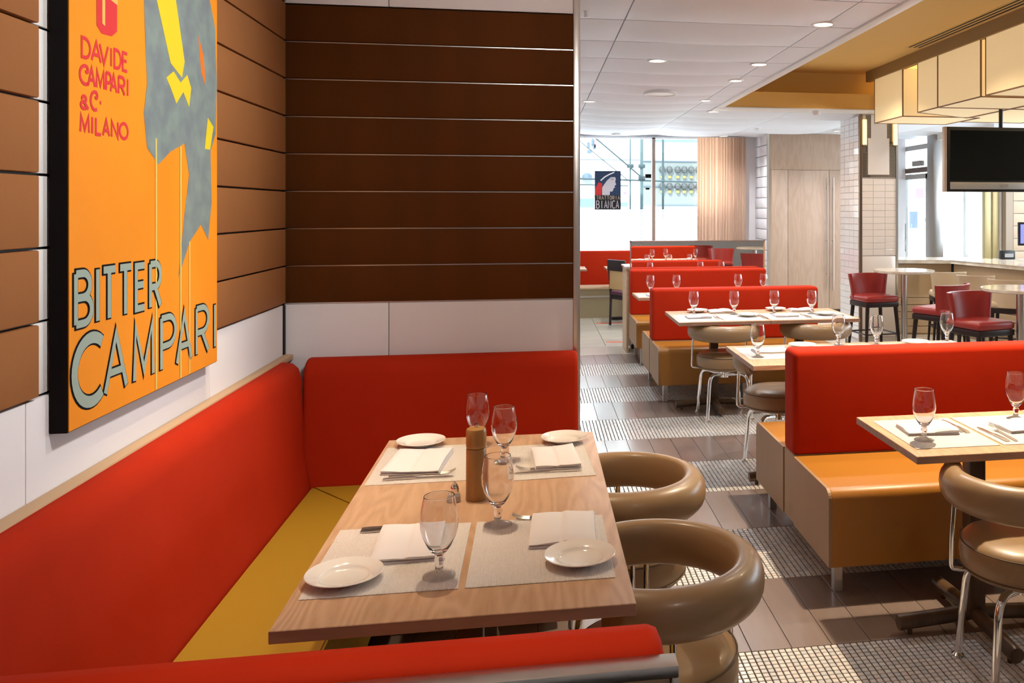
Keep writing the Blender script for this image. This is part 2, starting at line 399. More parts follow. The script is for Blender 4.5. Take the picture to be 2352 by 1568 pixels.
# ================================================================== FAR SIDE
# window wall
wf = struct(bx('wall_far', XL, 0.45, 13.6, 13.75, 0, 3.0, WHITE), 'far wall around the street window')
bx('wall_segment', 2.95, 3.48, 13.6, 13.75, 0, 3.0, WHITE, wf)
bx('wall_segment', .45, 2.95, 13.6, 13.75, 0, .90, WHITE, wf)
bx('wall_segment', .45, 2.95, 13.6, 13.75, 2.70, 3.0, WHITE, wf)
w1 = struct(bx('window_1', .42, 2.98, 13.56, 13.66, .885, .92, POSTS), 'large street window with a thin brown mullion')
for (a, b_) in ((.45, 1.78), (1.83, 2.95)):
    bx('pane', a, b_, 13.61, 13.618, .92, 2.69, PANE, w1)
bx('mullion', 1.78, 1.83, 13.57, 13.66, .92, 2.70, mat('mullion_brown', (.30, .22, .18), .4), w1)
bx('head_rail', .42, 2.98, 13.57, 13.66, 2.68, 2.71, POSTS, w1)
for i in range(19):
    z = .93 + i * .0345
    for (a, b_) in ((.46, 1.775), (1.835, 2.94)):
        o = bx('film_strip', a, b_, 13.595, 13.600, z, z + .031, FROST, w1)

# curtain
cb = B(); n = 150; pr_ = []
for i in range(n + 1):
    t = i / n; x = 2.46 + t * .78
    ph = t * 2 * PI * 15 + 1.2 * math.sin(t * 9) + .6 * math.sin(t * 23)
    pr_.append((x, 13.40 + .020 * math.sin(ph) + .006 * math.sin(ph * 2.3)))
rows_ = []
for z in (.965, 1.5, 2.1, 2.7):
    sp = 1 + .03 * math.sin(z * 4)
    rows_.append([cb.verts.new((2.46 + (x - 2.46) * (1 + (.0 if z > 2 else -.01 * (2.7 - z))), 13.4 + (y - 13.4) * sp, z)) for x, y in pr_])
for a, b_ in zip(rows_, rows_[1:]):
    for i in range(n): cb.faces.new((a[i], a[i + 1], b_[i + 1], b_[i]))
bmesh.ops.solidify(cb, geom=cb.faces[:], thickness=.004)
cu = tag(obj('curtain', cb, CURT, None, 60), 'pinkish beige pleated curtain beside the street window', 'curtain')
# louvred side wall between curtain and cabinet
ws = struct(bx('wall_side', 3.448, 3.462, 12.9, 13.6, 0, 3.0, GROOVE), 'short side wall of white horizontal boards by the curtain')
for i in range(17):
    bx('board', 3.436, 3.456, 12.902, 13.6, .16 * i + .004, .16 * i + .156, WHITE, ws, .003)
# cabinet wall
cb_ = thing('tall_cabinet', 'tall light wood cupboard wall with long bar handles left of the tiled pillar', 'cabinet', (3.465, 12.9, 0))
bx('carcass', 0, 1.75, .02, .59, .05, 2.735, CABW, cb_)
bx('upper_panel', 0, 1.75, -.0, .02, 2.185, 2.735, CABW, cb_, .002)
bx('left_stile', 0, .303, -.0, .02, .05, 2.18, CABW, cb_, .002)
bx('plinth', 0, 1.75, .01, .5, 0, .05, GROOVE, cb_)
for (a, b_, hx) in ((.308, .958, .915), (.964, 1.60, 1.01)):
    d = bx('door', a, b_, -.0, .02, .055, 2.18, CABW, cb_, .002)
    tbm = B(); tube(tbm, [(hx, -.05, .35), (hx, -.05, 2.07)], .011, 10)
    for z in (.6, 1.1, 1.9): tube(tbm, [(hx, -.05, z), (hx, 0, z)], .007, 8)
    obj('handle', tbm, STEEL, d)
# edge trim + white column between
struct(bx('trim_5', 3.44, 3.47, 12.88, 12.9, 0, 2.74, STEEL), 'thin steel corner trim left of the tall cupboard')

# tiled pillar ------------------------------------------------------
PX0, PX1, PY0, PY1 = 3.815, 4.29, 10.04, 10.69
pl = struct(bx('pillar', PX0 + .01, PX1 - .004, PY0 + .01, PY1, 0, CZ + .02, GROUT), 'square pillar clad in white tiles with dark mosaic bands')
wt = mat('tile_grout_pale', (.50, .46, .44), .8)
for za, zb in ((.06, .47), (.476, 1.022)): bx('lower_panel', PX0 + .04, PX1 - .01, PY0 - .006, PY0 + .004, za, zb, WTILE, pl, .002)
bx('tile_backing', PX0 + .004, PX1 - .003, PY0 + .004, PY1 + .002, 0, CZ, wt, pl)
tmf = B(); box(tmf, -.074, .074, -.004, .004, -.0375, .0375, .002, 1)
ftile = None
cw = .15
for i in range(3):
    for j in range(12):
        x = PX0 + .035 + cw * (i + .5) - .005; z = 1.03 + .0772 * (j + .5)
        if ftile is None: ftile = obj('tile', tmf, WTILE, pl, 0, (x, PY0, z))
        else: inst('tile', ftile, pl, (x, PY0, z))
stile = B(); box(stile, -.004, .004, -.077, .077, -.0365, .0365, .002, 1); st0 = None
for i in range(4):
    for j in range(35):
        y = PY0 + .01 + .158 * (i + .5); z = .03 + .0765 * (j + .5)
        rx = random.uniform(-.012, .012); rzz = random.uniform(-.02, .02)
        if st0 is None: st0 = obj('tile', stile, WTILE2, pl, 0, (PX0, y, z))
        else: inst('tile', st0, pl, (PX0, y, z), (0, rx, rzz))
# dark mosaic bands on the front
dm = B(); m_ = .0165
def dband(x0, x1, z0, z1):
    nx, nz = max(1, round((x1 - x0) / m_)), max(1, round((z1 - z0) / m_))
    for i in range(nx):
        for j in range(nz):
            xa, za = x0 + i * m_, z0 + j * m_
            box(dm, xa + .0015, xa + m_ - .003, PY0 - .009, PY0 - .002, za + .0015, za + m_ - .003)
dband(3.862, 3.96, 1.97, 2.27); dband(3.90, 3.96, 2.27, 2.72)
dband(3.862, 3.905, 1.97, 2.45)
dband(4.20, 4.275, 1.97, 2.40); dband(4.17, 4.235, 2.38, 2.72); dband(3.90, 4.20, 1.97, 2.0)
o = obj('dark_mosaic_band', dm, DTILE, pl, 0); o['kind'] = 'stuff'
bx('mosaic_field', 3.862, 4.275, PY0 - .0055, PY0 - .002, 1.965, 2.725, mat('pale_mortar', (.6, .5, .38), .7), pl)
bx('tile_field', 3.925, 4.195, PY0 - .012, PY0 - .004, 2.003, 2.44, WTILE, pl); bx('tile_field', 3.963, 4.165, PY0 - .012, PY0 - .004, 2.44, 2.725, WTILE, pl)
struct(bx('trim_6', PX0 + .002, PX0 + .038, PY0 - .012, PY0 + .002, 0, CZ, mat('bronze_trim', (.22, .15, .11), .3, .8)), 'bronze corner trim of the tiled pillar')
struct(bx('trim_7', PX1 - .006, PX1 + .02, PY0 - .01, PY0 + .02, 0, CZ, STEEL), 'steel corner trim on the right of the pillar')
for x, nm in ((3.855, 'amber glass wall light at the left of the pillar top'), (4.245, 'amber glass wall light at the right of the pillar top')):
    wlt = thing('wall_light', nm, 'lamp', (x, PY0 - .012, 2.36))
    b = B(); box(b, 0, .045, -.03, 0, 0, .30, .003, 1)
    obj('shade', b, mat('amber_glass_lit', (.95, .75, .4), .4, emit=(1.0, .72, .32), estr=1.3), wlt)
    bx('bracket', -.003, .048, -.033, 0, -.012, 0, STEEL, wlt)

# street door in a side wall, steel column, bar windows ---------------
DX = 5.93
wd = struct(bx('wall_entrance', DX, DX + .15, 10.7, 12.55, 2.62, 3.0, POSTS), 'entrance wall carrying the glazed street door')
dr = struct(bx('door_1', DX, DX + .06, 12.62, 13.68, 2.52, 2.60, mat('aluminium', (.45, .44, .43), .35, .8)), 'glazed aluminium street door with transom and closer')
ALU = MATS['aluminium']
for y in (12.62, 13.64): bx('jamb', DX, DX + .06, y, y + .05, 0, 2.6, mat('dark_bronze', (.14, .10, .08), .35, .6), dr)
bx('transom', DX - .01, DX + .06, 12.62, 13.68, 2.16, 2.24, mat('dark_bronze', (.14, .10, .08), .35, .6), dr)
bx('door_closer', DX - .07, DX - .01, 12.78, 13.10, 2.26, 2.34, mat('grey_metal', (.30, .28, .27), .4, .5), dr)
for (y0_, y1_) in ((12.70, 12.76), (13.5, 13.56)): bx('door_stile', DX, DX + .04, y0_, y1_, .05, 2.14, ALU, dr)
bx('door_rail', DX, DX + .04, 12.7, 13.56, .05, .30, ALU, dr); bx('door_rail', DX, DX + .04, 12.7, 13.56, 2.06, 2.14, ALU, dr)
bx('pane', DX + .015, DX + .022, 12.76, 13.5, .3, 2.06, PANE, dr); bx('pane', DX + .015, DX + .022, 12.67, 13.64, 2.24, 2.52, PANE, dr)
tbm = B(); tube(tbm, [(DX - .04, 13.42, .9), (DX - .04, 13.42, 1.35)], .012, 8); obj('handle', tbm, CHROME, dr)
struct(bx('column_steel', DX - .06, DX + .10, 12.36, 12.58, 0, 3.0, mat('grey_steel', (.34, .33, .32), .3, .9), bev=.004), 'square brushed steel column beside the street door')
wr = struct(bx('wall_bar', 7.2, 9.2, 12.3, 12.45, 0, 3.3, GROOVE), 'bar back wall clad in tan horizontal boards')
for i in range(17):
    bx('board', 7.13, 9.2, 12.285, 12.30, .19 * i + .004, .19 * i + .186, mat('tan_board', (.60, .46, .33), .6), wr, .003)
bx('stone_pilaster', 6.985, 7.10, 12.25, 12.45, 0, 3.3, mat('brown_stone', (.33, .25, .18), .5), wr)
w2 = struct(bx('window_2', DX + .10, 7.12, 12.42, 12.52, 0.0, .75, POSTS), 'bar window wall with frosted and clear panes')
bx('head_rail', DX + .10, 7.12, 12.42, 12.52, 2.66, 2.8, ALU, w2)
for (a, b_, m1) in ((DX + .11, 6.42, PANE), (6.47, 6.93, FROST)):
    bx('pane', a, b_, 12.46, 12.466, .75, 2.66, m1, w2)
bx('mullion', 6.42, 6.465, 12.42, 12.5, .75, 2.7, ALU, w2)
for (x0, x1, c_) in ((6.70, 6.80, 'brass_post'), (6.83, 6.93, 'brass_post'), (6.945, 6.98, 'white_post')):
    bx('post', x0, x1, 12.36, 12.44, .75, 2.7, mat('brass_post', (.50, .40, .20), .4, .3) if c_ == 'brass_post' else POSTS, w2, .004)
# right-hand and rear room envelope, with daylight openings
wrr = struct(bx('wall_right', 8.2, 8.35, -1.2, 12.3, 0, .8, WHITE), 'right wall with wide window openings onto the street')
for y0_, y1_ in ((-1.2, 5.2), (8.2, 8.5), (12.1, 12.3)): bx('pier', 8.2, 8.35, y0_, y1_, .8, 3.3, WHITE, wrr)
bx('spandrel', 8.2, 8.35, -1.2, 12.3, 2.9, 3.3, WHITE, wrr)
wbk = struct(bx('wall_back', XL, 8.2, -1.35, -1.2, 0, 3.3, WHITE), 'rear wall behind the viewpoint')
wte = struct(bx('wall_behind_cupboard', 3.6, DX, 13.5, 13.65, 0, 3.0, WHITE), 'wall closing the room behind the tall cupboard')

# ================================================================== POSTER
def arc(cx, cy, rx, ry, a0, a1, n=14):
    return [(cx + rx * math.cos(math.radians(a0 + (a1 - a0) * i / n)), cy + ry * math.sin(math.radians(a0 + (a1 - a0) * i / n))) for i in range(n + 1)]
def glyph(ch):
    """strokes on a box one unit high and one unit wide"""
    G = {
        'A': [[(0, 0), (.5, 1), (1, 0)], [(.2, .33), (.8, .33)]],
        'B': [[(0, 0), (0, 1)], [(0, 1)] + arc(.45, .76, .45, .24, 90, -90) + [(0, .52)], [(0, .52)] + arc(.5, .26, .5, .26, 90, -90) + [(0, 0)]],
        'C': [arc(.62, .5, .62, .5, 52, 308, 24)],
        'D': [[(0, 0), (0, 1)] + arc(.35, .5, .65, .5, 90, -90, 18) + [(0, 0)]],
        'E': [[(1, 1), (0, 1), (0, 0), (1, 0)], [(0, .55), (.85, .55)]],
        'H': [[(0, 0), (0, 1)], [(1, 0), (1, 1)], [(0, .5), (1, .5)]],
        'I': [[(.5, 0), (.5, 1)]],
        'L': [[(0, 1), (0, 0), (1, 0)]],
        'M': [[(0, 0), (.06, 1), (.5, .15), (.94, 1), (1, 0)]],
        'N': [[(0, 0), (0, 1), (1, 0), (1, 1)]],
        'O': [arc(.5, .5, .5, .5, 0, 360, 28)],
        'P': [[(0, 0), (0, 1)], [(0, 1)] + arc(.5, .72, .5, .28, 90, -90) + [(0, .44)]],
        'R': [[(0, 0), (0, 1)], [(0, 1)] + arc(.5, .73, .5, .27, 90, -90) + [(0, .46)], [(.45, .46), (1, 0)]],
        'S': [arc(.5, .75, .42, .25, 30, 270, 12) + arc(.5, .25, .45, .25, 90, -150, 12)],
        'T': [[(.5, 0), (.5, 1)], [(0, 1), (1, 1)]],
        'V': [[(0, 1), (.5, 0), (1, 1)]],
        '&': [arc(.42, .78, .26, .22, -60, 200, 14), arc(.42, .28, .40, .28, 110, 330, 16), [(.30, .62), (.95, .02)]],
        '.': [[(.38, .5), (.62, .5)]],
        'c': [arc(.6, .5, .55, .5, 60, 300, 22) , arc(.78, .80, .13, .13, 100, -170, 10)],
    }
    return G[ch]
def ribbon(bm, pts, wd, f, h):
    """flat strip of width wd along 2-D pts; f maps (a,b,height) to 3-D"""
    n = len(pts); closed = (abs(pts[0][0] - pts[-1][0]) + abs(pts[0][1] - pts[-1][1])) < 1e-6 and n > 4
    L_, R_ = [], []
    ext = wd * .0
    for i, p in enumerate(pts):
        if closed: a = pts[i - 1] if i > 0 else pts[-2]; c = pts[i + 1] if i < n - 1 else pts[1]
        else: a = pts[max(i - 1, 0)]; c = pts[min(i + 1, n - 1)]
        d1 = Vector((p[0] - a[0], p[1] - a[1])); d2 = Vector((c[0] - p[0], c[1] - p[1]))
        if d1.length < 1e-9: d1 = d2
        if d2.length < 1e-9: d2 = d1
        d1.normalize(); d2.normalize(); t = (d1 + d2); t = t.normalized() if t.length > 1e-3 else d1
        nn = Vector((-t.y, t.x)); k = min(1 / max(abs(nn.dot(Vector((-d1.y, d1.x)))), .4), 2.2)
        L_.append(bm.verts.new(f(p[0] + nn.x * wd / 2 * k, p[1] + nn.y * wd / 2 * k, h))); R_.append(bm.verts.new(f(p[0] - nn.x * wd / 2 * k, p[1] - nn.y * wd / 2 * k, h)))
    for i in range(n - 1):
        try: bm.faces.new((L_[i], L_[i + 1], R_[i + 1], R_[i]))
        except ValueError: pass
def write(bm, letters, wd, f, h, pad=0.0):
    """letters: (char, x0, x1, z0, z1)"""
    for ch, x0, x1, z0, z1 in letters:
        for si, st in enumerate(glyph(ch)):
            h_ = h + si * .00022
            pts = [(x0 + a * (x1 - x0), z0 + b * (z1 - z0)) for a, b in st]
            if pad and not (len(pts) > 4 and abs(pts[0][0] - pts[-1][0]) + abs(pts[0][1] - pts[-1][1]) < 1e-6):
                for e, q in ((0, 1), (-1, -2)):
                    d = Vector((pts[e][0] - pts[q][0], pts[e][1] - pts[q][1])).normalized() * pad
                    pts[e] = (pts[e][0] + d.x, pts[e][1] + d.y)
            ribbon(bm, pts, wd, f, h_)
def flat(bm, pts, f, h):
    bm.faces.new([bm.verts.new(f(a, b, h)) for a, b in pts])
PSX = -1.02
po = thing('wall_poster', 'large orange advertising poster with grey lettering on the left wall', 'poster', (PSX, 2.15, 1.102))
PORG = mat('poster_orange', (.78, .255, .008), .5, spec=.3, var=(5, .4, (1, 1, 1), (.82, .30, .012)))
PGREY = mat('poster_grey', (.21, .27, .25), .5, spec=.3, var=(14, .8, (1, 1, 1), (.15, .175, .20)))
PLET = mat('poster_letter_grey', (.30, .38, .33), .5, spec=.3); PBLK = mat('poster_black', (.008, .006, .006), .8, spec=.15)
PRED = mat('poster_red', (.60, .035, .04), .5, spec=.3); PYEL = mat('poster_yellow', (.70, .55, .02), .5, spec=.3); PLIN = mat('poster_pale_line', (.66, .52, .13), .5)
PDRY = mat('poster_deep_orange', (.85, .17, .01), .5)
bx('frame_box', -.037, 0, -.0, .922, 0, 1.55, PBLK, po, .002); bx('wall_batten', -.052, -.037, .03, .89, .1, 1.4, PBLK, po)
bx('canvas', 0, .002, .003, .919, .003, 1.547, PORG, po)
pf = lambda y, z, h: (h, y - 2.15, z - 1.102)
def pobj(name, fn, m, label=None):
    b = B(); fn(b); o = obj(name, b, m, po, 0)
    if label: o['label'] = label
    return o
big = [('B', 2.178, 2.248, 1.338, 1.452), ('I', 2.268, 2.288, 1.335, 1.456), ('T', 2.305, 2.364, 1.335, 1.452), ('T', 2.390, 2.450, 1.335, 1.452), ('E', 2.480, 2.528, 1.340, 1.450), ('R', 2.565, 2.628, 1.335, 1.450),
       ('C', 2.172, 2.298, 1.152, 1.300), ('A', 2.315, 2.425, 1.156, 1.292), ('M', 2.470, 2.582, 1.156, 1.292), ('P', 2.635, 2.730, 1.156, 1.296), ('A', 2.742, 2.848, 1.154, 1.290), ('R', 2.890, 2.985, 1.156, 1.294), ('I', 3.032, 3.056, 1.156, 1.290)]
bigC = [g_ for g_ in big if g_[0] == 'C']; big = [g_ for g_ in big if g_[0] != 'C']
pobj('lettering_outline', lambda b: (write(b, big, .0265, pf, .0026, .004), write(b, bigC, .036, pf, .0026, .004)), PBLK, 'black outline of the words BITTER CAMPARI')
pobj('lettering', lambda b: (write(b, big, .0175, pf, .0042), write(b, bigC, .027, pf, .0042)), PLET, 'grey green words BITTER CAMPARI')
def row(s, xs, z0, z1): return [(c, a, b_, z0, z1) for c, (a, b_) in zip(s, xs)]
small = row('DAVIDE', [(2.207, 2.245), (2.252, 2.296), (2.290, 2.332), (2.343, 2.352), (2.364, 2.398), (2.408, 2.432)], 1.945, 1.989)
small += row('cAMPARI', [(2.196, 2.240), (2.236, 2.268), (2.275, 2.312), (2.322, 2.346), (2.344, 2.376), (2.386, 2.418), (2.430, 2.440)], 1.884, 1.926)
small += [('&', 2.202, 2.238, 1.828, 1.856), ('c', 2.246, 2.282, 1.830, 1.872), ('.', 2.280, 2.308, 1.836, 1.864)]
small += row('MILANO', [(2.201, 2.240), (2.250, 2.260), (2.272, 2.296), (2.306, 2.338), (2.350, 2.382), (2.392, 2.436)], 1.774, 1.812)
pobj('lettering_red', lambda b: write(b, small, .0085, pf, .0028), PRED, 'red words DAVIDE CAMPARI and C. MILANO')
# plain abstract shapes of about the same size and colours as the printed artwork
def blob(b):
    flat(b, [(2.525, 2.65), (2.52, 2.30), (2.535, 2.06), (2.548, 1.93), (2.528, 1.85), (2.548, 1.76), (2.62, 1.72), (2.70, 1.76), (2.80, 1.79), (2.835, 1.70), (2.80, 1.58), (2.755, 1.40), (2.84, 1.50), (2.93, 1.55), (2.99, 1.50), (3.02, 1.62), (3.01, 1.78), (3.055, 1.84), (3.066, 2.0), (3.05, 2.18), (2.98, 2.30), (2.93, 2.65)], pf, .0026)
pobj('grey_shape', blob, PGREY, 'plain grey blue painted shape')
pobj('orange_gap', lambda b: flat(b, [(2.905, 2.13), (2.95, 2.07), (2.968, 1.98), (2.93, 2.02)], pf, .0030), PDRY)
pobj('yellow_shape', lambda b: (flat(b, [(2.61, 2.65), (2.605, 2.17), (2.70, 2.01), (2.78, 1.98), (2.80, 2.03), (2.735, 2.2), (2.73, 2.65)], pf, .0030),
                                flat(b, [(2.67, 1.965), (2.72, 1.99), (2.77, 1.965), (2.82, 1.995), (2.85, 1.96), (2.835, 1.90), (2.79, 1.94), (2.74, 1.90), (2.70, 1.94)], pf, .0030),
                                flat(b, [(2.985, 1.885), (3.035, 1.86), (3.005, 1.785), (2.96, 1.785)], pf, .0030)), PYEL, 'plain yellow painted shapes')
pobj('pale_line', lambda b: [ribbon(b, p, .009, pf, .0030) for p in ([(2.604, 1.79), (2.604, 1.107)], [(2.772, 1.78), (2.772, 1.107)], [(2.838, 1.50), (2.838, 1.107)])], PLIN)
pobj('red_tumbler_shape', lambda b: (flat(b, [(2.272, 2.65), (2.275, 2.03), (2.30, 2.015), (2.35, 2.018), (2.378, 2.035), (2.38, 2.65)], pf, .0026)), PRED)
pobj('tumbler_highlight', lambda b: (flat(b, [(2.302, 2.64), (2.302, 2.04), (2.316, 2.036), (2.316, 2.64)], pf, .0030), flat(b, [(2.272, 2.16), (2.272, 2.115), (2.38, 2.10), (2.38, 2.15)], pf, .0032)), mat('poster_gold', (.75, .42, .10), .5))

# ================================================================== BENCHES
def cushion(name, x0, x1, y0, y1, z0, z1, m, parent, bev=.03, seg=4, loc=None):
    b = B(); box(b, x0, x1, y0, y1, z0, z1, bev, seg); return obj(name, b, m, parent, 60)
def profile_x(name, x0, x1, prof, m, parent, bev_end=.02):
    """upholstered bar along X with a Y-Z outline; ends are rounded over a little"""
    b = B(); cy = sum(p[0] for p in prof) / len(prof); cz = sum(p[1] for p in prof) / len(prof); rings = []
    for x, k in ((x0, bev_end), (x0 + bev_end * .3, bev_end * .3), (x0 + bev_end, 0), (x1 - bev_end, 0), (x1 - bev_end * .3, bev_end * .3), (x1, bev_end)):
        rg = []
        for y, z in prof:
            dy, dz = y - cy, z - cz; L0 = math.hypot(dy, dz)
            s = (L0 - k) / L0; rg.append(b.verts.new((x, cy + dy * s, cz + dz * s)))
        rings.append(rg)
    n = len(prof)
    for a, c in zip(rings, rings[1:]):
        for i in range(n): b.faces.new((a[i], a[(i + 1) % n], c[(i + 1) % n], c[i]))
    b.faces.new(rings[0]); b.faces.new(rings[-1][::-1])
    return obj(name, b, m, parent, 50)
def double_bench(label, x0, x1, ys0, yb0, yb1, ys1, zt, group, rear=True, leg_z=.135):
    t = thing('banquette_bench', label, 'bench', (0, 0, 0), 0, group)
    zs = .45
    def seat(nm, ya, yb_, front):
        # rounded front edge: outline in Y-Z
        r = .045
        if front < 0: prof = [(yb_, leg_z), (yb_, zs)] + [(ya + r - r * math.sin(a), zs - r + r * math.cos(a)) for a in [PI / 2 * i / 6 for i in range(7)]] + [(ya, leg_z)]
        else: prof = [(ya, leg_z), (ya, zs)] + [(yb_ - r + r * math.sin(a), zs - r + r * math.cos(a)) for a in [PI / 2 * i / 6 for i in range(7)]] + [(yb_, leg_z)]
        s = profile_x(nm, x0 + .012, x1 - .012, prof, TAN, t, .006)
        for xa, xb in ((x0, x0 + .014), (x1 - .014, x1)):
            b = B(); M = Matrix(((0, 0, 1, 0), (1, 0, 0, 0), (0, 1, 0, 0), (0, 0, 0, 1)))
            prism(b, prof, xa, xb, M); obj('side_panel', b, SIDEW, s, 0)
        return s
    seat('seat', ys0, yb0 - .004, -1)
    if rear: seat('seat', yb1 + .004, ys1, 1)
    bp = thing_part = None
    b = B(); box(b, x0 + .004, x1 - .004, yb0 + .004, yb1 - .004, leg_z, .455, .004, 1); obj('back_base', b, SIDEW, t, 0)
    cushion('backrest', x0 + .002, x1 + .01, yb0, yb1, .445, zt, RED, t, .028, 5)
    lb = B(); box(lb, -.019, .019, -.019, .019, 0, leg_z + .002, .002, 1); l0 = None
    ye = ys1 if rear else yb1
    for x in (x0 + .07, (x0 + x1) / 2, x1 - .07):
        for y in (ys0 + .10, ye - .08):
            if l0 is None: l0 = obj('leg', lb, STEEL, t, 0, (x, y, 0))
            else: inst('leg', l0, t, (x, y, 0))
    return t
GB = 'freestanding double benches across the room'
double_bench('double bench with bright red back and mustard seat, nearest in the open room', 1.175, 2.76, 3.43, 3.935, 4.10, 4.63, .935, GB)
double_bench('double bench with red back behind the table with two tan chairs', .985, 2.475, 7.12, 7.53, 7.72, 8.25, .90, GB, leg_z=.15)
double_bench('single-sided red backed bench standing in front of the low mirror', 1.0, 2.50, 8.86, 9.42, 9.60, 9.6, .935, GB, rear=False, leg_z=.18)
# corner booth ------------------------------------------------------
# back-wall run
cbn = thing('corner_booth', 'dark red backed booth run on the partition behind the oak table', 'booth')
prof = [(3.985, .10), (3.985, .945), (3.975, .962), (3.95, .968), (3.92, .962), (3.895, .94), (3.882, .90), (3.862, .6), (3.85, .44), (3.85, .10)]
profile_x('backrest', -.955, .182, prof, RED, cbn, .018)
b = B(); prism(b, [(-.910, 3.85), (-.546, 3.4035), (.18, 3.4035), (.18, 3.85)], .15, .447)
bmesh.ops.bevel(b, geom=b.edges[:], offset=.005, segments=2, affect='EDGES'); obj('seat', b, OLIVE, cbn, 50)
# left-wall run
lbn = thing('corner_booth', 'long orange red backed booth run along the left wall under the poster', 'booth')
prof = [(-1.05, .10), (-1.05, .945), (-1.04, .965), (-1.02, .972), (-.99, .966), (-.968, .945), (-.955, .90), (-.94, .6), (-.915, .44), (-.915, .10)]
b = B(); rings = []
for y, k in ((1.36, .02), (1.366, .006), (1.38, 0), (2.2, 0), (3.0, 0), (3.81, 0), (3.865, .008), (3.882, .03)):
    cx_, cz_ = -.99, .55; rg = []
    for x, z in prof:
        L0 = math.hypot(x - cx_, z - cz_); s = (L0 - k) / L0; rg.append(b.verts.new((cx_ + (x - cx_) * s, y, cz_ + (z - cz_) * s)))
    rings.append(rg)
for a, c in zip(rings, rings[1:]):
    for i in range(len(prof)): b.faces.new((a[i], a[(i + 1) % len(prof)], c[(i + 1) % len(prof)], c[i]))
b.faces.new(rings[0]); b.faces.new(rings[-1][::-1])
obj('backrest', b, RED, lbn, 50)
b = B(); prism(b, [(-.912, 1.405), (-.548, 1.405), (-.548, 3.40), (-.912, 3.846)], .15, .45)
bmesh.ops.bevel(b, geom=b.edges[:], offset=.006, segments=2, affect='EDGES'); obj('seat', b, OLIVE, lbn, 50)
bx('ledge', -1.058, -1.02, 1.3, 3.99, .955, .978, mat('tan_ledge', (.50, .33, .19), .6), lbn, .004)
bx('plinth', -.90, -.62, 1.4, 3.35, 0, .15, GROOVE, lbn)
bx('plinth', -.5, .14, 3.5, 3.84, 0, .15, GROOVE, cbn)
# near run: seen from behind, red top over an oak back with steel edging
nb = thing('booth_end', 'end run of the booth seen from behind, red top over oak panel with steel edging', 'booth')
profn = [(1.272, .44), (1.272, .948), (1.284, .962), (1.308, .969), (1.334, .966), (1.352, .952), (1.364, .915), (1.40, .44)]
profile_x('backrest', -.90, .186, profn, RED, nb, .02)
cushion('seat', -.545, .18, 1.37, 1.80, .15, .45, OLIVE, nb, .02, 3)
bx('back_panel', -1.04, .188, 1.240, 1.268, .02, .930, OAKP, nb, .001)
bx('steel_cap', -1.04, .200, 1.232, 1.270, .934, .951, STEEL, nb, .0015)
bx('steel_edge', .190, .200, 1.232, 1.270, .02, .934, STEEL, nb, .0015)
bx('shadow_gap', -1.04, .190, 1.242, 1.262, .929, .936, GROOVE, nb)
b = B(); lathe(b, [(0, 0), (.0035, 0), (.004, .001), (.0035, .002), (0, .002)], 10); bmesh.ops.transform(b, matrix=Matrix.Rotation(PI / 2, 4, 'X'), verts=b.verts)
obj('screw', b, BLACKP, nb, 0, (.168, 1.2395, .900))

# ================================================================== TABLES
def table_top(t, w_, d_, th=.027):
    b = B(); box(b, -w_ / 2, w_ / 2, -d_ / 2, d_ / 2, .75 - th, .75, .0015, 1)
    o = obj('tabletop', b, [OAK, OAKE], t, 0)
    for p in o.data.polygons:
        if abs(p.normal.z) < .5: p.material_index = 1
    return o
def table_base(t, x, y, L_=.31, ex=None):
    bx('column', x - .032, x + .032, y - .032, y + .032, .05, .715, WAL, t, .004)
    bx('top_plate', x - .16, x + .16, y - .16, y + .16, .712, .7225, BLACKP, t)
    for k in range(4):
        a = k * PI / 2; c, s = math.cos(a), math.sin(a); b = B()
        tube(b, fillet([(x + c * .02, y + s * .02, .062), (x + c * (L_ - .004), y + s * (L_ - .004), .045)], .01), .028, 12)
        tube(b, [(x + c * (L_ - .05), y + s * (L_ - .05), 0), (x + c * (L_ - .05), y + s * (L_ - .05), .03)], .010, 8)
        obj('foot_bar', b, WAL, t, 40)
TABLES = {}
def table(key, label, x0, x1, y0, y1, bases, group=None, L_=.31):
    t = thing('dining_table', label, 'table', ((x0 + x1) / 2, (y0 + y1) / 2, 0), 0, group)
    table_top(t, x1 - x0, y1 - y0)
    for (x, y) in bases: table_base(t, x, y, L_)
    TABLES[key] = t; return t
table('t1', 'pale oak table set for four in the corner booth under the poster', -.53, .213, 1.885, 3.362, [(0, -.40), (0, .40)], L_=.27)
GT = 'oak tables along the double benches'
table('t2a', 'oak table in front of the nearest red bench with a tan chair before it', 1.285, 2.008, 2.83, 3.41, [(0, 0)], GT)
table('t2b', 'oak table pushed against the right end of the nearest set table', 2.012, 2.735, 2.83, 3.41, [(0, 0)], GT)
table('t4a', 'oak table behind the nearest bench, end with one goblet on its near corner', 1.154, 1.888, 4.614, 5.30, [(0, 0)], GT)
table('t4b', 'oak table behind the nearest bench, right half with two goblets', 1.892, 2.64, 4.614, 5.30, [(0, 0)], GT)
table('t3a', 'oak table above the left tan swivel chair in the second bench row', 1.048, 1.752, 6.45, 7.18, [(0, .08)], GT)
table('t3b', 'oak table above the right tan swivel chair in the second bench row', 1.756, 2.46, 6.45, 7.18, [(0, .08)], GT)
table('t5a', 'oak table between the two farthest red benches, left half', .955, 1.70, 8.29, 8.82, [(0, 0)], GT, .22)
table('t5b', 'oak table between the two farthest red benches, right half', 1.704, 2.44, 8.29, 8.82, [(0, 0)], GT, .22)

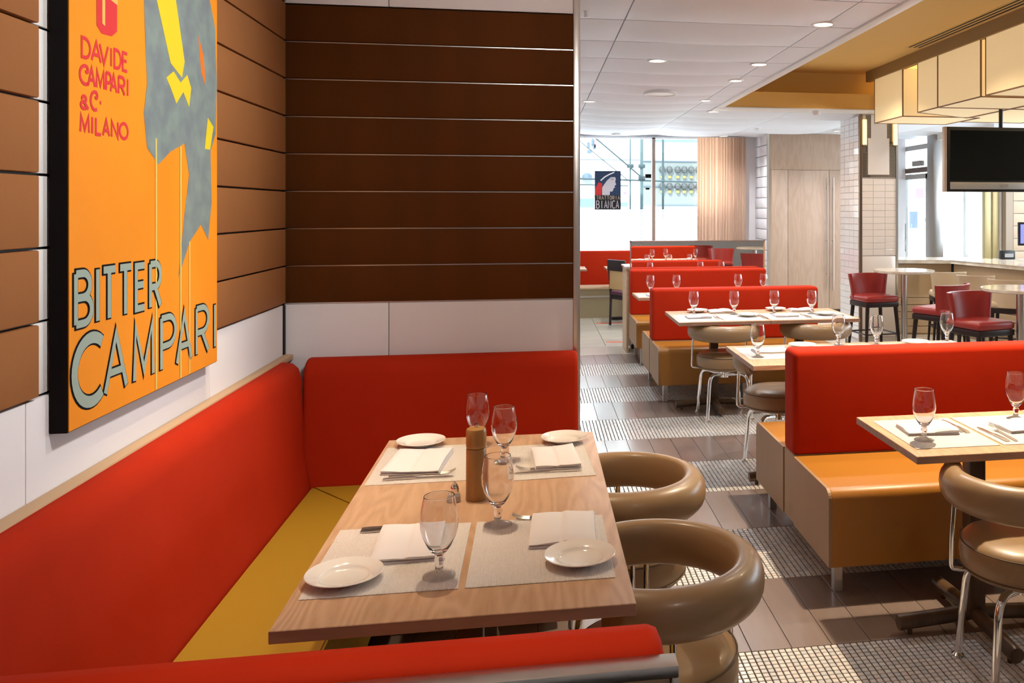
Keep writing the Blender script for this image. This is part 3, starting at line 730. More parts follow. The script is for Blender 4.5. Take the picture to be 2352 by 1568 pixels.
# ================================================================== TAN SWIVEL CHAIRS
def swivel_chair(label, loc, rz, group):
    """faces +Y at rz = 0; ring back on the -Y side"""
    t = thing('swivel_chair', label, 'chair', loc, rz, group)
    # horseshoe ring: bulging tube with blunt ends
    pts, rr = [], []
    n = 46
    for i in range(n + 1):
        a = math.radians(-90 - 125 + 250 * i / n); u = abs(2 * i / n - 1)
        R = .230
        pts.append((R * math.cos(a), R * 1.0 * math.sin(a), .656)); rr.append(.057)
    b = B()
    P_ = [Vector(p) for p in pts]; rings = []; SGN = 1 if Vector((0, 0, 1)).cross(P_[1] - P_[0]).dot(P_[0] - Vector((0, 0, .656))) > 0 else -1
    for i, p in enumerate(P_):
        tt = (P_[min(i + 1, n)] - P_[max(i - 1, 0)]).normalized(); v = Vector((0, 0, 1)); u = v.cross(tt).normalized()
        k = 1.0
        e = min(i, n - i)
        k = {0: .80, 1: .955}.get(e, 1.0)
        sec = []
        for q in range(24):
            cq, sq = math.cos(2 * PI * q / 24), math.sin(2 * PI * q / 24)
            # u points away from the centre: full outside, flatter inside face
            w_ = cq * .052 if cq * SGN > 0 else math.copysign(abs(cq) ** .8 * .030, cq)
            sec.append(b.verts.new(p + u * w_ * k + v * math.copysign(abs(sq) ** .9, sq) * .062 * k))
        rings.append(sec)
    for a_, c_ in zip(rings, rings[1:]):
        for q in range(24): b.faces.new((a_[q], a_[(q + 1) % 24], c_[(q + 1) % 24], c_[q]))
    b.faces.new(rings[0][::-1]); b.faces.new(rings[-1])
    ring = obj('ring_back', b, BEIGE, t, 40)
    # piping on the blunt ends
    for e in (1, -2):
        c0 = P_[e]; tt = (P_[2] - P_[0]).normalized() if e == 1 else (P_[-1] - P_[-3]).normalized(); v = Vector((0, 0, 1)); u = v.cross(tt).normalized()
        b = B(); tube(b, [c0 + u * (math.cos(2 * PI * q / 20) * .039 + SGN * .009) + v * math.sin(2 * PI * q / 20) * .0600 for q in range(20)], .0018, 6, closed=True); obj('piping', b, SEAM, ring)
    b = B(); lathe(b, [(0, .368), (.172, .368), (.202, .376), (.212, .393), (.216, .43), (.212, .466), (.201, .479), (.172, .492), (.10, .499), (0, .500)], 44)
    seat = obj('seat', b, BEIGE, t, 60)
    for z, r in ((.471, .2125), (.391, .2135)):
        b = B(); tube(b, [(r * math.cos(2 * PI * q / 44), r * math.sin(2 * PI * q / 44), z) for q in range(44)], .0022, 6, closed=True); obj('piping', b, SEAM, seat)
    for a in (-178, -62, -2):
        r = math.radians(a); c, s = math.cos(r), math.sin(r); b = B()
        tube(b, fillet([(c * .244, s * .244, .625), (c * .252, s * .252, .50), (c * .256, s * .256, .386), (c * .18, s * .18, .378)], .016, 4), .0085, 10)
        obj('back_rod', b, CHROME, t, 60)
    b = B(); lathe(b, [(0, .30), (.035, .30), (.035, .345), (.09, .35), (.09, .366), (0, .366)], 20); obj('swivel_hub', b, CHROME, t, 40)
    for k in range(4):
        r = math.radians(45 + 90 * k); c, s = math.cos(r), math.sin(r); b = B()
        p = fillet([(c * .02, s * .02, .318), (c * .205, s * .205, .345), (c * .242, s * .242, .012)], .075, 8)
        tube(b, p, .0135, 12); l = obj('leg', b, CHROME, t, 60)
        b = B(); lathe(b, [(0, 0), (.021, 0), (.022, .006), (.014, .014), (0, .014)], 14, c * .243, s * .243); obj('foot_glide', b, CHROME, l, 40)
    return t
GC = 'tan leather swivel chairs with ring backs'
ch0 = swivel_chair('tan leather ring-back chair at the near right corner of the booth table', (.302, 2.245, 0), math.radians(90), GC)
dup(ch0, (.285, 2.95, 0), math.radians(90), 'tan leather ring-back chair at the far right side of the booth table')
dup(ch0, (1.635, 2.745, 0), math.radians(-8), 'tan leather ring-back chair in front of the nearest red bench table')
dup(ch0, (1.43, 6.64, 0), math.radians(2), 'tan leather ring-back chair left of two seen from behind in the second row')
dup(ch0, (2.165, 6.64, 0), math.radians(-2), 'tan leather ring-back chair right of two seen from behind in the second row')
dup(ch0, (1.475, 5.265, 0), math.radians(180), 'tan leather ring-back chair tucked under the far side of the table behind the nearest bench')

# ================================================================== TABLEWARE
GOB = [(0, 0), (.034, 0), (.037, .0015), (.036, .003), (.022, .007), (.0115, .013), (.0088, .022), (.0095, .032), (.0125, .039), (.0095, .045), (.0105, .050), (.018, .057), (.028, .072), (.037, .092), (.0425, .113), (.0432, .128), (.041, .152), (.0375, .172), (.0350, .184), (.03455, .1858), (.0341, .1864), (.0336, .1864),
       (.0332, .1858), (.0337, .184), (.0360, .172), (.0395, .152), (.0416, .128), (.0408, .113), (.0352, .092), (.0262, .073), (.0160, .062), (.007, .058), (0, .057)]
gb = B(); lathe(gb, GOB, 40); gob0 = None
def goblet(x, y, label, group, z=.7515):
    global gob0
    if gob0 is None:
        gob0 = obj('water_goblet', gb, GLASS, None, 60, (x, y, z)); o = gob0
    else:
        o = bpy.data.objects.new('water_goblet', gob0.data); C.objects.link(o); o.location = (x, y, z)
    return tag(o, label, 'glass', group)
pb_ = B(); lathe(pb_, [(0, .0), (.042, 0), (.046, .003), (.070, .0125), (.0845, .0185), (.0855, .0200), (.0845, .0212), (.0700, .0165), (.058, .0135), (.0545, .0105), (.050, .0058), (.042, .0042), (0, .0042)], 48); plate0 = None
def plate(x, y, label, group, z=.7530):
    global plate0
    if plate0 is None: plate0 = obj('side_plate', pb_, PORC, None, 60, (x, y, z)); o = plate0
    else: o = bpy.data.objects.new('side_plate', plate0.data); C.objects.link(o); o.location = (x, y, z)
    return tag(o, label, 'plate', group)
mats_ = {}
def placemat(x0, x1, y0, y1, label, group, rz=0):
    k = (round(x1 - x0, 3), round(y1 - y0, 3)); cx_, cy_ = (x0 + x1) / 2, (y0 + y1) / 2
    if k not in mats_:
        b = B(); box(b, -k[0] / 2, k[0] / 2, -k[1] / 2, k[1] / 2, 0, .0018, .0006, 1); o = obj('placemat', b, MATM, None, 0, (cx_, cy_, .7502)); mats_[k] = o
    else: o = bpy.data.objects.new('placemat', mats_[k].data); C.objects.link(o); o.location = (cx_, cy_, .7502)
    o.rotation_euler[2] = rz
    return tag(o, label, 'placemat', group)
def napkin_mesh(w_, d_, seed):
    rnd = random.Random(seed); b = B(); nx, ny = 28, 12
    p1, p2, p3 = rnd.random() * 6, rnd.random() * 6, rnd.random() * .3
    for lay, (z0, th, sc) in enumerate(((0, .0045, 1.0), (.0048, .0045, .985), (.0096, .005, .97))):
        g = {}
        for i in range(nx + 1):
            for j in range(ny + 1):
                u, v = i / nx, j / ny; x = (u - .5) * w_ * sc; y = (v - .5) * d_ * sc + (.006 * lay * (-1) ** lay) * (v - .5)
                ed = min(u, 1 - u, v, 1 - v)
                rise = .0016 * math.sin(5 * u + p1) + .0014 * math.sin(4 * v + p2 + 2 * u)
                fold = -.0035 * math.exp(-((u - .48 - p3 * .1) / .035) ** 2) if lay == 2 else 0
                half = min(max((u - .5) / .03 + .5, 0), 1); fu = (u / .5 if u < .5 else (u - .5) / .5)
                pil = (.0035 * math.sin(PI * min(fu, 1)) ** .6 * math.sin(PI * v) ** .4 + .0035 * half + .001 * math.sin(9 * v + p1 + 3 * u)) if lay == 2 else 0
                top = z0 + th + rise * (lay + 1) * .5 + fold * .3 + pil - (.003 * (1 - min(ed * 9, 1)) ** 2 if lay == 2 else 0) + .004 * lay * math.sin(PI * v) * .4
                g[i, j] = (b.verts.new((x, y, max(top, z0 + .001))), b.verts.new((x, y, z0 + (rise * lay * .35 if lay else 0))))
        for i in range(nx):
            for j in range(ny):
                b.faces.new([g[q][0] for q in ((i, j), (i + 1, j), (i + 1, j + 1), (i, j + 1))])
                b.faces.new([g[q][1] for q in ((i, j + 1), (i + 1, j + 1), (i + 1, j), (i, j))])
        edge = [(i, 0) for i in range(nx + 1)] + [(nx, j) for j in range(1, ny + 1)] + [(i, ny) for i in range(nx - 1, -1, -1)] + [(0, j) for j in range(ny - 1, 0, -1)]
        for a, c in zip(edge, edge[1:] + edge[:1]): b.faces.new((g[a][0], g[c][0], g[c][1], g[a][1]))
    return b
naps = {}
def napkin(x, y, w_, d_, rz, label, group, seed=0):
    k = (w_, d_, seed)
    if k not in naps: naps[k] = obj('folded_napkin', napkin_mesh(w_, d_, seed), CLOTH, None, 50, (x, y, .7524)); o = naps[k]
    else: o = bpy.data.objects.new('folded_napkin', naps[k].data); C.objects.link(o); o.location = (x, y, .7524)
    o.rotation_euler[2] = rz
    return tag(o, label, 'napkin', group)
# cutlery along +X, length about .21
def fork_mesh():
    b = B(); segs = [(0, .0055, .0035), (.03, .0065, .004), (.10, .0035, .0055), (.135, .003, .006), (.150, .009, .004), (.160, .0115, .0035)]
    top = [[b.verts.new((x, s * w_, z)) for s in (-1, 1)] for x, w_, z in segs]; bot = [[b.verts.new((x, s * w_, z - .0022)) for s in (-1, 1)] for x, w_, z in segs]
    for a, c, d, e in zip(top, top[1:], bot, bot[1:]):
        b.faces.new((a[0], c[0], c[1], a[1])); b.faces.new((d[0], d[1], e[1], e[0])); b.faces.new((a[0], d[0], e[0], c[0])); b.faces.new((a[1], c[1], e[1], d[1]))
    b.faces.new((top[0][0], top[0][1], bot[0][1], bot[0][0])); b.faces.new((top[-1][0], bot[-1][0], bot[-1][1], top[-1][1]))
    for k in range(4):
        y = -.0098 + k * .00653
        tube(b, [(.158, y, .0026), (.175, y, .0035), (.192, y, .0075), (.205, y * .92, .014)], [.0017, .0016, .0014, .0008], 6)
    return b
def knife_mesh():
    b = B(); segs = [(0, .0085, .0045), (.02, .0085, .006), (.09, .0065, .0062), (.098, .0055, .005), (.104, .008, .0032), (.19, .0085, .0026), (.208, .0045, .0022), (.214, .001, .002)]
    top = [[b.verts.new((x, s * w_, z)) for s in (-1, 1)] for x, w_, z in segs]; bot = [[b.verts.new((x, s * w_, max(z - .0045, .0005))) for s in (-1, 1)] for x, w_, z in segs]
    for a, c, d, e in zip(top, top[1:], bot, bot[1:]):
        b.faces.new((a[0], c[0], c[1], a[1])); b.faces.new((d[0], d[1], e[1], e[0])); b.faces.new((a[0], d[0], e[0], c[0])); b.faces.new((a[1], c[1], e[1], d[1]))
    b.faces.new((top[0][0], top[0][1], bot[0][1], bot[0][0])); b.faces.new((top[-1][0], bot[-1][0], bot[-1][1], top[-1][1]))
    return b
cut = {}
CUTL = mat('cutlery_steel', (.74, .70, .65), .26, 1.0)
def cutlery(kind, x, y, rz, label, group, z=.7524, ry=0):
    if kind not in cut: cut[kind] = obj('dinner_' + kind, fork_mesh() if kind == 'fork' else knife_mesh(), CUTL, None, 40); o = cut[kind]
    else: o = bpy.data.objects.new('dinner_' + kind, cut[kind].data); C.objects.link(o)
    o.location = (x, y, z); o.rotation_euler = (0, ry, rz)
    return tag(o, label, kind, group)
# --- booth table
G1 = 'place settings on the booth table'
placemat(-.508, -.172, 2.022, 2.441, 'woven white placemat at the near left corner of the booth table', G1)
placemat(-.157, .180, 2.022, 2.441, 'woven white placemat at the near right corner of the booth table', G1)
placemat(-.518, -.200, 2.822, 3.250, 'woven white placemat at the far left corner of the booth table', G1)
placemat(-.085, .178, 2.800, 3.205, 'woven white placemat at the far right corner of the booth table, curling a little', G1, math.radians(3))
plate(-.430, 2.108, 'white side plate on the near left corner of the booth table', G1)
plate(.104, 2.128, 'white side plate on the near right corner of the booth table', G1)
plate(-.405, 3.262, 'white side plate on the far left corner of the booth table', G1, .7532)
plate(.102, 3.225, 'white side plate on the far right corner of the booth table', G1, .7532)
napkin(-.312, 2.305, .165, .235, math.radians(2), 'white folded napkin beside the near left plate on the booth table', G1, 1)
napkin(.070, 2.333, .170, .225, math.radians(-2), 'white folded napkin behind the near right plate on the booth table', G1, 2)
napkin(-.385, 3.035, .185, .255, math.radians(-5), 'white folded napkin below the far left plate on the booth table', G1, 3)
napkin(.064, 3.008, .150, .245, math.radians(4), 'white folded napkin below the far right plate on the booth table', G1, 4)
cutlery('knife', -.452, 2.428, math.radians(0), 'silver knife on top of the near left placemat, beside its napkin', G1)
cutlery('fork', -.452, 2.410, math.radians(1), 'silver fork lying against the near left knife', G1)
cutlery('knife', .160, 2.446, math.radians(181), 'silver knife half under the near right napkin', G1)
cutlery('fork', .140, 2.425, math.radians(174), 'silver fork with tines out of the near right napkin', G1)
cutlery('knife', -.470, 2.862, math.radians(1), 'silver knife along the edge of the far left placemat', G1)
cutlery('fork', -.458, 2.892, math.radians(3), 'silver fork with raised tines on the far left placemat', G1)
cutlery('knife', .145, 2.862, math.radians(180), 'silver knife along the edge of the far right placemat', G1)
cutlery('fork', .140, 2.885, math.radians(176), 'silver fork on the far right placemat by its napkin', G1)
goblet(-.220, 2.098, 'clear water goblet nearest to the near left plate on the booth table', G1)
goblet(-.101, 2.410, 'clear water goblet on the near right placemat in front of the pepper mill', G1)
goblet(-.105, 3.000, 'clear water goblet right behind the pepper mill', G1)
goblet(-.205, 3.215, 'clear water goblet seen above the top of the pepper mill', G1)
pm = thing('pepper_mill', 'round wooden pepper mill standing among the goblets on the booth table', 'pepper mill', (-.172, 2.640, .7502))
b = B(); lathe(b, [(0, 0), (.029, 0), (.030, .003), (.029, .147), (.0275, .150), (0, .150)], 32); obj('body', b, BEECH, pm, 40)
b = B(); lathe(b, [(.0265, .151), (.029, .154), (.0295, .158), (.0295, .198), (.027, .206), (.018, .210), (0, .2105)], 32); obj('turning_head', b, BEECH, pm, 40)
b = B(); lathe(b, [(0, .210), (.005, .210), (.007, .214), (.0065, .219), (0, .2215)], 16); obj('knob', b, CHROME, pm, 40)
ss = thing('salt_shaker', 'small glass salt shaker with pointed chrome cap left of the pepper mill', 'shaker', (-.232, 2.630, .7502))
b = B(); lathe(b, [(0, 0), (.014, 0), (.0165, .003), (.0165, .018), (.013, .027), (.010, .031), (0, .031)], 20); obj('glass_jar', b, GLASS, ss, 40)
b = B(); lathe(b, [(0, .003), (.0145, .003), (.0145, .016), (0, .0165)], 18); obj('salt', b, mat('salt', (.85, .83, .8), .9), ss, 40)
b = B(); lathe(b, [(0, .0305), (.0115, .0305), (.0125, .036), (.011, .044), (.006, .052), (.002, .056), (0, .057)], 20); obj('cap', b, CHROME, ss, 40)
# --- table in front of the nearest red bench
G2 = 'place settings on the nearest bench table'
placemat(1.322, 1.640, 2.915, 3.330, 'white placemat on the left end of the nearest bench table', G2)
placemat(1.655, 1.985, 2.915, 3.330, 'white placemat beside the right of the knife and fork on the nearest bench table', G2)
placemat(2.05, 2.37, 2.915, 3.330, 'white placemat on the adjoining right table of the nearest bench', G2)
goblet(1.400, 3.025, 'clear water goblet on the left placemat of the nearest bench table', G2)
goblet(1.905, 3.265, 'clear water goblet at the right picture edge before the bright red bench', G2)
napkin(1.470, 3.150, .20, .14, math.radians(-4), 'white folded napkin behind the goblet on the left placemat of the nearest bench table', G2, 5)
napkin(1.845, 3.130, .19, .14, math.radians(6), 'white folded napkin at the right picture edge with a fork on it', G2, 6)
cutlery('knife', 1.606, 3.085, math.radians(91), 'silver knife at the right rim of the left placemat, nearest bench table', G2)
cutlery('fork', 1.588, 3.100, math.radians(94), 'silver fork at the right rim of the left placemat, nearest bench table', G2)
cutlery('knife', 1.690, 2.950, math.radians(92), 'silver knife on the second placemat, nearest bench table', G2)
cutlery('fork', 1.722, 2.945, math.radians(88), 'silver fork on the second placemat, nearest bench table', G2)
# --- table behind the nearest bench
G4 = 'place settings on the table behind the nearest bench'
for x, nm in ((1.345, 'left'), (1.70, 'second'), (2.07, 'third'), (2.44, 'right')):
    placemat(x - .16, x + .16, 4.80, 5.215, 'white placemat, %s of four on the table behind the nearest bench' % nm, G4)
goblet(1.245, 4.870, 'clear water goblet on the near left corner of the table behind the nearest bench', G4)
goblet(1.85, 5.215, 'clear water goblet before the right tan chair back, behind the nearest bench', G4)
goblet(2.075, 5.16, 'clear water goblet below the left red bar stool, just above the red bench', G4)
goblet(2.56, 5.20, 'clear water goblet below the middle red bar stool', G4)
plate(1.60, 5.165, 'white side plate left of two on the table behind the nearest bench', G4)
plate(2.335, 5.165, 'white side plate right of two on the table behind the nearest bench', G4)
napkin(1.36, 5.03, .20, .14, 0, 'white folded napkin by the left goblet behind the nearest bench', G4, 7)
napkin(1.73, 5.02, .20, .14, 0, 'white folded napkin beside the left side plate behind the nearest bench', G4, 8)
napkin(2.44, 5.03, .20, .14, 0, 'white folded napkin near the right side plate behind the nearest bench', G4, 5)
cutlery('fork', 1.49, 4.97, math.radians(92), 'silver fork on the left placemat behind the nearest bench', G4)
cutlery('knife', 1.46, 4.95, math.radians(90), 'silver knife on the left placemat behind the nearest bench', G4)
cutlery('knife', 1.86, 4.90, math.radians(90), 'silver knife on the second placemat behind the nearest bench', G4)
# --- table with the two tan chairs
G3 = 'place settings on the second bench row'
for x, nm in ((1.235, 'leftmost'), (1.57, 'second'), (1.93, 'third'), (2.27, 'rightmost')):
    placemat(x - .16, x + .16, 6.48, 6.89, 'white placemat, %s on the table above the two tan chairs' % nm, G3)
for x, y, nm in ((1.24, 6.90, 'leftmost'), (1.56, 6.86, 'second from the left'), (1.885, 6.84, 'third from the left'), (2.185, 6.80, 'rightmost')):
    goblet(x, y, 'clear water goblet, %s on the table above the two tan chairs' % nm, G3)
for x, y, nm in ((1.30, 7.07, 'back left'), (1.64, 6.72, 'front left'), (1.96, 7.07, 'back right'), (2.27, 6.70, 'front right')):
    plate(x, y, 'white side plate, %s on the table above the two tan chairs' % nm, G3)
for x, y, nm in ((1.24, 6.70, 'leftmost'), (1.48, 7.03, 'second'), (1.93, 6.68, 'third'), (2.16, 7.02, 'rightmost')):
    napkin(x, y, .19, .14, 0, 'white folded napkin, %s on the table above the two tan chairs' % nm, G3, 6 if x < 1.8 else 7)
for x, y, nm in ((1.40, 6.56, 'left'), (1.76, 6.56, 'middle'), (2.11, 6.56, 'right')):
    cutlery('fork', x, y, math.radians(95), 'silver fork in the %s gap between placemats above the tan chairs' % nm, G3)
    cutlery('knife', x - .03, y, math.radians(90), 'silver knife in the %s gap between placemats above the tan chairs' % nm, G3)
# --- table between the farthest benches
G5 = 'place settings between the two farthest benches'
for x, nm in ((1.115, 'leftmost'), (1.375, 'second'), (2.0, 'third'), (2.265, 'rightmost')):
    goblet(x, 8.62, 'clear water goblet, %s behind the second bench back' % nm, G5)
for x, nm in ((1.12, 'left'), (1.52, 'second'), (1.90, 'third'), (2.27, 'right')):
    placemat(x - .15, x + .15, 8.34, 8.70, 'white placemat, %s on the table between the farthest benches' % nm, G5)
    napkin(x + .03, 8.45, .19, .14, 0, 'white folded napkin, %s on the table between the farthest benches' % nm, G5, 8)

# ================================================================== MIRROR PARTITION
mp_ = thing('low_partition', 'low oak service cabinet behind the farthest bench with open end shelves', 'cabinet', (0, 0, 0))
bx('end_panel', .985, 1.01, 9.70, 10.14, 0, .93, OAKP, mp_, .002)
bx('end_panel', 2.54, 2.565, 9.70, 10.14, 0, .93, OAKP, mp_, .002)
bx('shelf', 1.01, 2.54, 9.70, 10.14, .42, .44, OAKP, mp_); bx('shelf', 1.01, 2.54, 9.70, 10.14, .08, .10, OAKP, mp_)
bx('back_panel', 1.01, 2.54, 9.70, 9.72, .1, .90, OAKP, mp_)
bx('counter_top', .97, 2.58, 9.69, 10.16, .93, .955, MARB, mp_, .003)
mr = thing('low_mirror', 'low framed mirror on the partition reflecting red benches and stools', 'mirror', (1.02, 9.64, 0))
bx('glass', .012, 1.515, .010, .016, .10, 1.225, MIRR, mr)
bx('frame', 0, .012, 0, .03, .05, 1.24, STEEL, mr); bx('frame', 1.515, 1.53, 0, .03, .05, 1.24, mat('frame_oak', (.5, .33, .2), .5), mr)
bx('frame', 0, 1.53, 0, .03, 1.225, 1.24, STEEL, mr); bx('backing', 0, 1.53, .017, .03, .05, 1.225, GROOVE, mr)

# ================================================================== WINDOW BENCH, BLACK CHAIR
wbn = thing('window_banquette', 'long red backed banquette under the street window', 'bench')
cushion('backrest', -.4, 2.9, 13.28, 13.42, .43, .955, RED, wbn, .02, 3)
bx('seat_board', -.4, 2.9, 12.82, 13.30, .42, .45, mat('seat_tan', (.60, .42, .26), .5), wbn, .006)
bx('base_front', -.4, 2.9, 12.86, 13.28, .0, .42, mat('base_tan', (.34, .27, .16), .6), wbn)
bx('rail', -.4, 2.9, 12.84, 12.86, .30, .325, STEEL, wbn)
for x in (.05, 1.25, 2.4): bx('joint', x, x + .006, 12.857, 12.862, 0, .3, GROOVE, wbn)
for (x0, x1, lb) in ((-.25, .70, 'oak table at the window bench, mostly hidden by the partition'), (.98, 1.62, 'oak table at the window bench beside the black chair')):
    t = thing('window_table', lb, 'table', ((x0 + x1) / 2, 12.62, 0)); table_top(t, x1 - x0, .62); 
    bx('column', -.03, .03, -.03, .03, .03, .72, BLACKP, t); bx('foot', -.25, .25, -.03, .03, 0, .04, BLACKP, t, .01); bx('foot', -.03, .03, -.25, .25, 0, .04, BLACKP, t, .01)
bc = thing('side_chair', 'black wooden chair with tan back panel facing the window bench', 'chair', (1.27, 12.0, 0), math.radians(-60))
for sx in (-1, 1):
    b = B(); tube(b, [(sx * .19, -.20, 0), (sx * .19, -.185, .42), (sx * .185, -.23, .88)], .018, 8); obj('rear_leg', b, EBON, bc)
    b = B(); tube(b, [(sx * .19, .19, 0), (sx * .185, .18, .42)], .017, 8); obj('front_leg', b, EBON, bc)
bx('seat', -.21, .21, -.2, .21, .42, .47, mat('plum_seat', (.10, .03, .05), .4), bc, .015); bx('seat_rail', -.2, .2, -.19, .19, .36, .42, EBON, bc)
bx('back_panel', -.17, .17, -.225, -.20, .50, .76, mat('tan_back', (.55, .36, .16), .5), bc, .004); bx('top_rail', -.2, .2, -.245, -.21, .75, .90, EBON, bc, .008)

# ================================================================== BAR
cp = [(4.29, 10.50), (5.13, 10.30), (5.36, 9.02), (5.55, 7.9), (6.15, 8.0), (5.93, 9.2), (5.72, 10.9), (4.31, 11.05)]
bt = thing('bar_counter', 'pale marble topped bar counter turning a corner behind the stools', 'counter')
b = B(); prism(b, cp, .905, .95); bmesh.ops.bevel(b, geom=b.edges[:], offset=.004, segments=1, affect='EDGES'); obj('marble_top', b, MARB, bt, 30)
ip = [(4.32, 10.60), (5.20, 10.40), (5.43, 9.06), (5.62, 7.95), (6.1, 8.05), (5.88, 9.2), (5.66, 10.8), (4.35, 10.95)]
b = B(); prism(b, ip, 0, .905); obj('bar_front', b, mat('bar_front_tan', (.47, .35, .22), .55), bt, 30)
for (p, q, n_) in (((4.32, 10.60), (5.20, 10.40), 5), ((5.20, 10.40), (5.43, 9.06), 6), ((5.43, 9.06), (5.62, 7.95), 5)):
    P0, P1 = Vector((*p, 0)), Vector((*q, 0)); d = (P1 - P0); nn = Vector((d.y, -d.x, 0)).normalized(); a = math.atan2(d.y, d.x)
    for k, (za, zb) in enumerate(((.02, .10), (.11, .19), (.20, .28), (.29, .37), (.38, .46), (.47, .895))):
        L0 = d.length; b = B(); box(b, 0.01, L0 - .01, -.012, 0, za, zb, .003, 1, Matrix.Translation(P0 + nn * .0) @ Matrix.Rotation(a, 4, 'Z'))
        obj('front_board', b, mat('bar_board', (.52, .39, .25), .5), bt, 0)
bx('black_joint', 5.175, 5.20, 10.36, 10.40, .0, .90, BLACKP, bt)
def bar_stool(name, lab, loc, rz, m, group, zs=.64, zt=.865):
    t = thing(name, lab, 'bar stool', loc, rz, group)
    b = B(); box(b, -.205, .205, -.20, .20, zs - .075, zs, .03, 3); obj('seat', b, m, t, 60)
    bx('seat_frame', -.20, .20, -.19, .19, zs - .125, zs - .072, EBON, t, .006)
    # wrapped back: curved shell on the -Y side flaring upwards
    b = B(); n = 12; inn, outr = [], []
    for i in range(n + 1):
        a = math.radians(205 + 130 * i / n)
        wv = [];
        for z, k in ((zs - .06, .95), (zs + .08, 1.02), (zt, 1.13)):
            ex = max(-1, min(1, math.cos(a) * 1.25)); x = ex * .215 * k; y = -.02 + math.sin(a) * .205 * k
            wv.append((x, y, z))
        outr.append([b.verts.new(v) for v in wv]); inn.append([b.verts.new((v[0] * .9, (v[1] + .02) * .9 - .02, v[2])) for v in wv])
    for i in range(n):
        for j in range(2):
            b.faces.new((outr[i][j], outr[i + 1][j], outr[i + 1][j + 1], outr[i][j + 1])); b.faces.new((inn[i][j], inn[i][j + 1], inn[i + 1][j + 1], inn[i + 1][j]))
        b.faces.new((outr[i][2], outr[i + 1][2], inn[i + 1][2], inn[i][2])); b.faces.new((outr[i][0], inn[i][0], inn[i + 1][0], outr[i + 1][0]))
    for i in (0, n):
        for j in range(2): b.faces.new((outr[i][j], outr[i][j + 1], inn[i][j + 1], inn[i][j]))
    obj('backrest', b, m, t, 50)
    for sx in (-1, 1):
        for sy in (-1, 1):
            b = B(); tube(b, [(sx * .17, sy * .16, zs - .08), (sx * .21, sy * .20, 0)], [.024, .015], 8); obj('leg', b, EBON, t)
    b = B()
    for sx in (-1, 1): tube(b, [(sx * .195, -.185, .22), (sx * .195, .185, .22)], .009, 8)
    for sy in (-1, 1): tube(b, [(-.195, sy * .185, .22), (.195, sy * .185, .22)], .009, 8)
    obj('footrest', b, EBON, t)
    return t
GS = 'red leather bar stools'
s0_ = bar_stool('bar_stool', 'red leather bar stool standing right against the tiled pillar', (3.71, 9.30, 0), math.radians(-172), REDL, GS)
dup(s0_, (3.90, 8.05, 0), math.radians(26), 'red leather bar stool with its back to us, middle of three', GS)
dup(s0_, (3.79, 7.06, 0), math.radians(-165), 'red leather bar stool nearest, left of the right round table', GS)
dup(s0_, (3.15, 2.35, 0), math.radians(25), 'red leather bar stool reflected leftmost in the low mirror', GS)
dup(s0_, (3.30, 3.75, 0), math.radians(10), 'red leather bar stool reflected in the middle of the low mirror', GS)
dup(s0_, (3.55, 5.2, 0), math.radians(190), 'red leather bar stool reflected rightmost in the low mirror', GS)
GS2 = 'cream leather bar stools at the counter'
c0_ = bar_stool('bar_stool', 'cream leather bar stool behind the left round table, leftmost of three', (4.72, 9.60, 0), math.radians(-15), CREAML, GS2)
c0_.scale = (.84, .84, 1)
dup(c0_, (4.79, 9.05, 0), math.radians(-25), 'cream leather bar stool, middle of three at the counter', GS2)
dup(c0_, (4.86, 8.45, 0), math.radians(-40), 'cream leather bar stool partly behind the right round table', GS2)
def round_table(lab, loc, zt=.92, group='round bar tables'):
    t = thing('bar_table', lab, 'table', loc, 0, group)
    b = B(); lathe(b, [(0, zt - .028), (.322, zt - .028), (.328, zt - .022), (.328, zt - .003), (.325, zt), (0, zt)], 48); obj('tabletop', b, MARB, t, 40)
    b = B(); lathe(b, [(0, .01), (.035, .01), (.035, zt - .03), (.09, zt - .028), (0, zt - .028)], 24); obj('pole', b, STEEL, t, 40)
    b = B(); lathe(b, [(0, 0), (.22, 0), (.22, .008), (.05, .016), (0, .016)], 32); obj('base_disc', b, STEEL, t, 40)
    return t
r0_ = round_table('round marble bar table in front of the tiled pillar', (4.0, 9.15, 0))
dup(r0_, (3.75, 4.45, 0), 0, 'round marble bar table reflected at the right of the low mirror')
dup(r0_, (4.08, 6.92, 0), 0, 'round marble bar table cut by the right picture edge')
# television hanging in front of the lantern
tv = thing('television', 'wide black television hanging below the cream ceiling lantern', 'television', (3.94, 8.0, 1.76))
bx('screen', .035, 1.20, -.006, 0, .115, .60, SCREEN, tv)
bx('bezel', .0, 1.235, -.0, .07, .0, .635, mat('tv_black', (.02, .02, .02), .25), tv, .008)
bx('speaker_bar', .03, 1.2, -.012, 0, .025, .095, mat('tv_silver', (.55, .54, .52), .3, .6), tv, .006)
bx('side_trim', -.022, 0, -.0, .06, .0, .635, mat('tv_tan', (.42, .32, .26), .4), tv, .004)
b = B(); box(b, .55, .64, -.015, -.012, .045, .075, .002, 1); obj('badge', b, mat('tv_silver2', (.75, .73, .7), .2, .8), tv)
b = B(); tube(b, [(.6, .06, .6), (.6, .06, .84)], .02, 10); obj('hanging_pole', b, BLACKP, tv)
